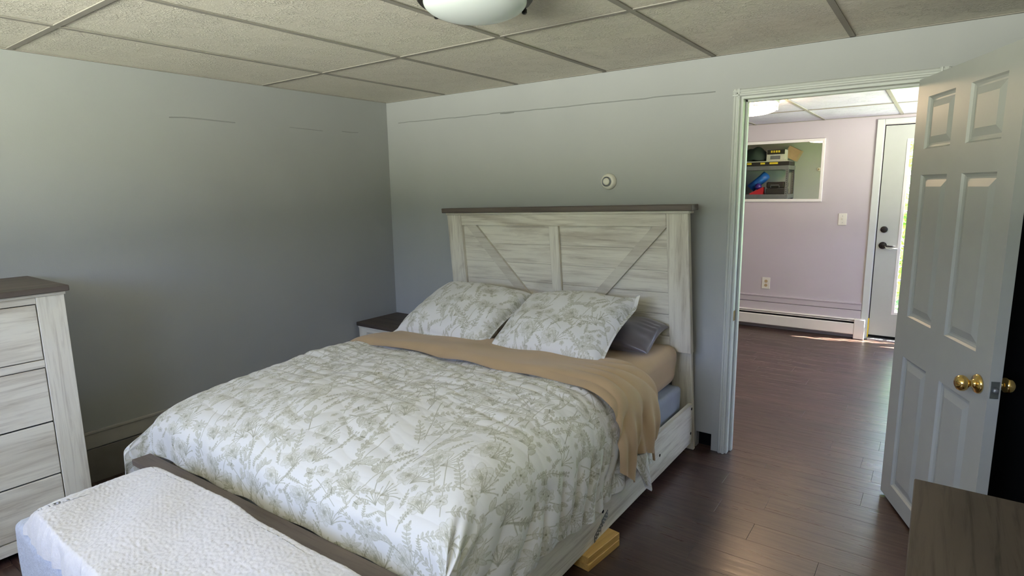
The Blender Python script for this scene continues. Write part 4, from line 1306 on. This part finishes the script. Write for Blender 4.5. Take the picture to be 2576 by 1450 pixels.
# storage rack against the far side of the bedroom wall: seen in the mirror
rk = thing('storage_rack', (1.2, 0.36, 0), 'grey metal storage rack seen in the mirror', 'rack')
RX0, RX1, RY0, RY1 = 0.72, 1.668, 0.14, 0.585
for x0, x1 in ((RX0, RX0 + 0.035), (RX1 - 0.035, RX1)):
    for y0, y1, yo in ((RY0, RY0 + 0.035, 0), (RY1 - 0.035, RY1, 1)):
        po = MB()
        po.box(x0, x1, (y1 - 0.003 if yo else y0), (y1 if yo else y0 + 0.003), 0, 1.712)
        xs = (x1 - 0.003, x1) if x0 > 1 else (x0, x0 + 0.003)
        po.box(xs[0], xs[1], y0, y1, 0, 1.712)
        p = po.build('post', M['steel'], rk)
        if yo and x0 > 1:
            hm = MB()
            for i in range(14):
                z = 1.335 + i * 0.025
                hm.box(x0 + 0.013, x0 + 0.021, y1, y1 + 0.0008, z - 0.005, z + 0.005)
            hm.build('slots', M['black'], p)
        if not yo and x0 > 1:
            hm = MB()
            for i in range(14):
                z = 1.335 + i * 0.025
                hm.box(x0 + 0.006, x0 + 0.014, y0 + 0.003, y0 + 0.0038, z - 0.005, z + 0.005)
            hm.build('slots', M['plastic'], p)
for z in (1.690, 1.292, 0.86, 0.42, 0.08):
    sh = box('shelf_board', M['steel'], rk, RX0 + 0.004, RX1 - 0.004, RY0 + 0.004, RY1 - 0.004, z + 0.012, z + 0.026)
    for y0, y1 in ((RY0 - 0.004, RY0), (RY1, RY1 + 0.004)):
        box('beam', M['steel'], sh, RX0, RX1, y0, y1, z - 0.028, z + 0.030)
    for x0, x1 in ((RX0 - 0.003, RX0), (RX1, RX1 + 0.003)):
        box('beam', M['steel'], sh, x0, x1, RY0, RY1, z - 0.028, z + 0.030)
ST = 1.717      # top of the upper shelf
tr = thing('flat_case', (1.3, 0.40, ST), 'flat black case with yellow marks on top of the rack', 'case')
box('case_body', M['carton_b'], tr, 0.95, 1.68, 0.24, 0.60, ST, ST + 0.055, 0.006)
box('case_lid', M['carton_w'], tr, 1.0, 1.66, 0.26, 0.598, ST + 0.055, ST + 0.066, 0.002)
for a, b in ((1.30, 1.36), (1.42, 1.53), (1.12, 1.18)):
    box('yellow_mark', M['yellow'], tr, a, b, 0.600, 0.6012, ST + 0.022, ST + 0.046)
ca = thing('tool_carton', (1.49, 0.49, ST + 0.066), 'black and white carton with yellow print on the flat case', 'box')
c0 = ST + 0.067
box('carton_body', M['carton_w'], ca, 1.37, 1.612, 0.40, 0.575, c0, c0 + 0.150, 0.002)
box('black_band', M['carton_b'], ca, 1.376, 1.606, 0.575, 0.5762, c0 + 0.088, c0 + 0.150)
for i in range(4):
    box('yellow_letter_bar', M['yellow'], ca, 1.425 + i * 0.032, 1.448 + i * 0.032, 0.5762, 0.577, c0 + 0.112, c0 + 0.140)
box('printed_picture', M['steel'], ca, 1.42, 1.55, 0.575, 0.5762, c0 + 0.02, c0 + 0.07)
cb = thing('cardboard_box', (1.63, 0.36, ST + 0.066), 'open brown cardboard box tipped beside the tool carton', 'box')
M4 = Matrix.Translation((1.665, 0.30, ST + 0.165)) @ Matrix.Rotation(R(28), 4, 'Y')
for nm, b in (('side', (-0.085, 0.085, -0.09, -0.085, -0.075, 0.075)), ('side', (-0.085, 0.085, 0.085, 0.09, -0.075, 0.075)), ('bottom', (-0.085, 0.085, -0.085, 0.085, -0.075, -0.07)),
              ('end', (0.08, 0.085, -0.085, 0.085, -0.07, 0.075)), ('flap', (-0.085, 0.085, -0.085, 0.085, 0.075, 0.079))):
    m = MB().box(*b)
    m.v = [tuple(M4 @ Vector(p)) for p in m.v]
    m.build(nm, M['card'], cb)
m = MB()
bm = bmesh.new(); bmesh.ops.create_icosphere(bm, subdivisions=4, radius=1)
for p in bm.verts:
    d = p.co.copy()
    p.co = (d.x * 0.165 * (1 + 0.05 * math.sin(5 * d.y + 3 * d.z)), d.y * 0.14, max(d.z, -0.25) * 0.15 + 0.012 * math.sin(7 * d.x + 2 * d.y))
m.bm(bm, Matrix.Translation((1.195, 0.44, ST + 0.119)))
dm = m.build('duffel_bag', M['green'], None, True, loc=(1.205, 0.44, ST + 0.066))
tag(dm, 'rounded dark green bag on top of the rack', 'bag')
SB = 1.319
m = MB().tube([(1.36, 0.42, 1.60), (1.30, 0.44, 1.545), (1.22, 0.45, 1.47), (1.15, 0.45, 1.41)], 0.062, 18)
m.warp(lambda x, y, z: (x + 0.006 * math.sin(60 * z), y, max(z, SB + 0.003)))
tag(m.build('rolled_mat', M['blue'], None, True, loc=(1.25, 0.44, SB)), 'rolled bright blue vinyl leaning on the rack shelf', 'rolled mat')
bm = bmesh.new(); bmesh.ops.create_icosphere(bm, subdivisions=4, radius=1)
for p in bm.verts:
    d = p.co.copy()
    p.co = (d.x * 0.15, d.y * 0.12, max(d.z, -0.9) * 0.16 + 0.01 * math.sin(9 * d.x))
tag(MB().bm(bm, Matrix.Translation((0.90, 0.34, SB + 0.150))).build('backpack', M['green'], None, True, loc=(0.90, 0.34, SB)), 'slumped dark backpack at the end of the rack shelf', 'bag')
bm = bmesh.new(); bmesh.ops.create_uvsphere(bm, u_segments=24, v_segments=16, radius=0.047)
tag(MB().bm(bm, Matrix.Translation((1.272, 0.535, SB + 0.112))).build('play_ball', M['purple'], None, True, loc=(1.272, 0.535, SB)), 'small glossy purple ball in the red bin', 'ball')
bn = thing('plastic_bin', (1.25, 0.52, SB), 'red plastic bin with a slanted side on the rack shelf', 'bin')
MB().prism([(1.165, SB), (1.345, SB), (1.345, SB + 0.105), (1.165, SB + 0.015)], 1, 0.47, 0.585).build('front', M['red'], bn)
box('bin_floor', M['red'], bn, 1.165, 1.345, 0.40, 0.469, SB, SB + 0.012)
cs = thing('tool_case', (1.51, 0.45, SB), 'squat black tool case on the rack shelf', 'case')
MB().box(1.385, 1.628, 0.30, 0.575, SB, SB + 0.085, 0.012, 2).build('case_base', M['carton_b'], cs)
MB().box(1.385, 1.628, 0.30, 0.575, SB + 0.088, SB + 0.175, 0.022, 3).build('case_lid', M['carton_b'], cs)
MB().tube([(1.45, 0.585, SB + 0.10), (1.45, 0.60, SB + 0.13), (1.56, 0.60, SB + 0.13), (1.56, 0.585, SB + 0.10)], 0.006).build('handle', M['steel'], cs)
wb = thing('wall_button', (1.975, WT, 1.66), 'small round cream button on the wall beside the rack', 'wall fixture')
MB().lathe([(0, 0), (0.028, 0), (0.026, -0.012), (0.02, -0.016), (0, -0.017)], (1.975, WT, 1.66), 'y', 24).build('button_base', M['plastic'], wb, True)
MB().lathe([(0, -0.016), (0.012, -0.016), (0.010, -0.021), (0, -0.022)], (1.975, WT, 1.66), 'y', 20).build('button_cap', M['plastic_d'], wb, True)
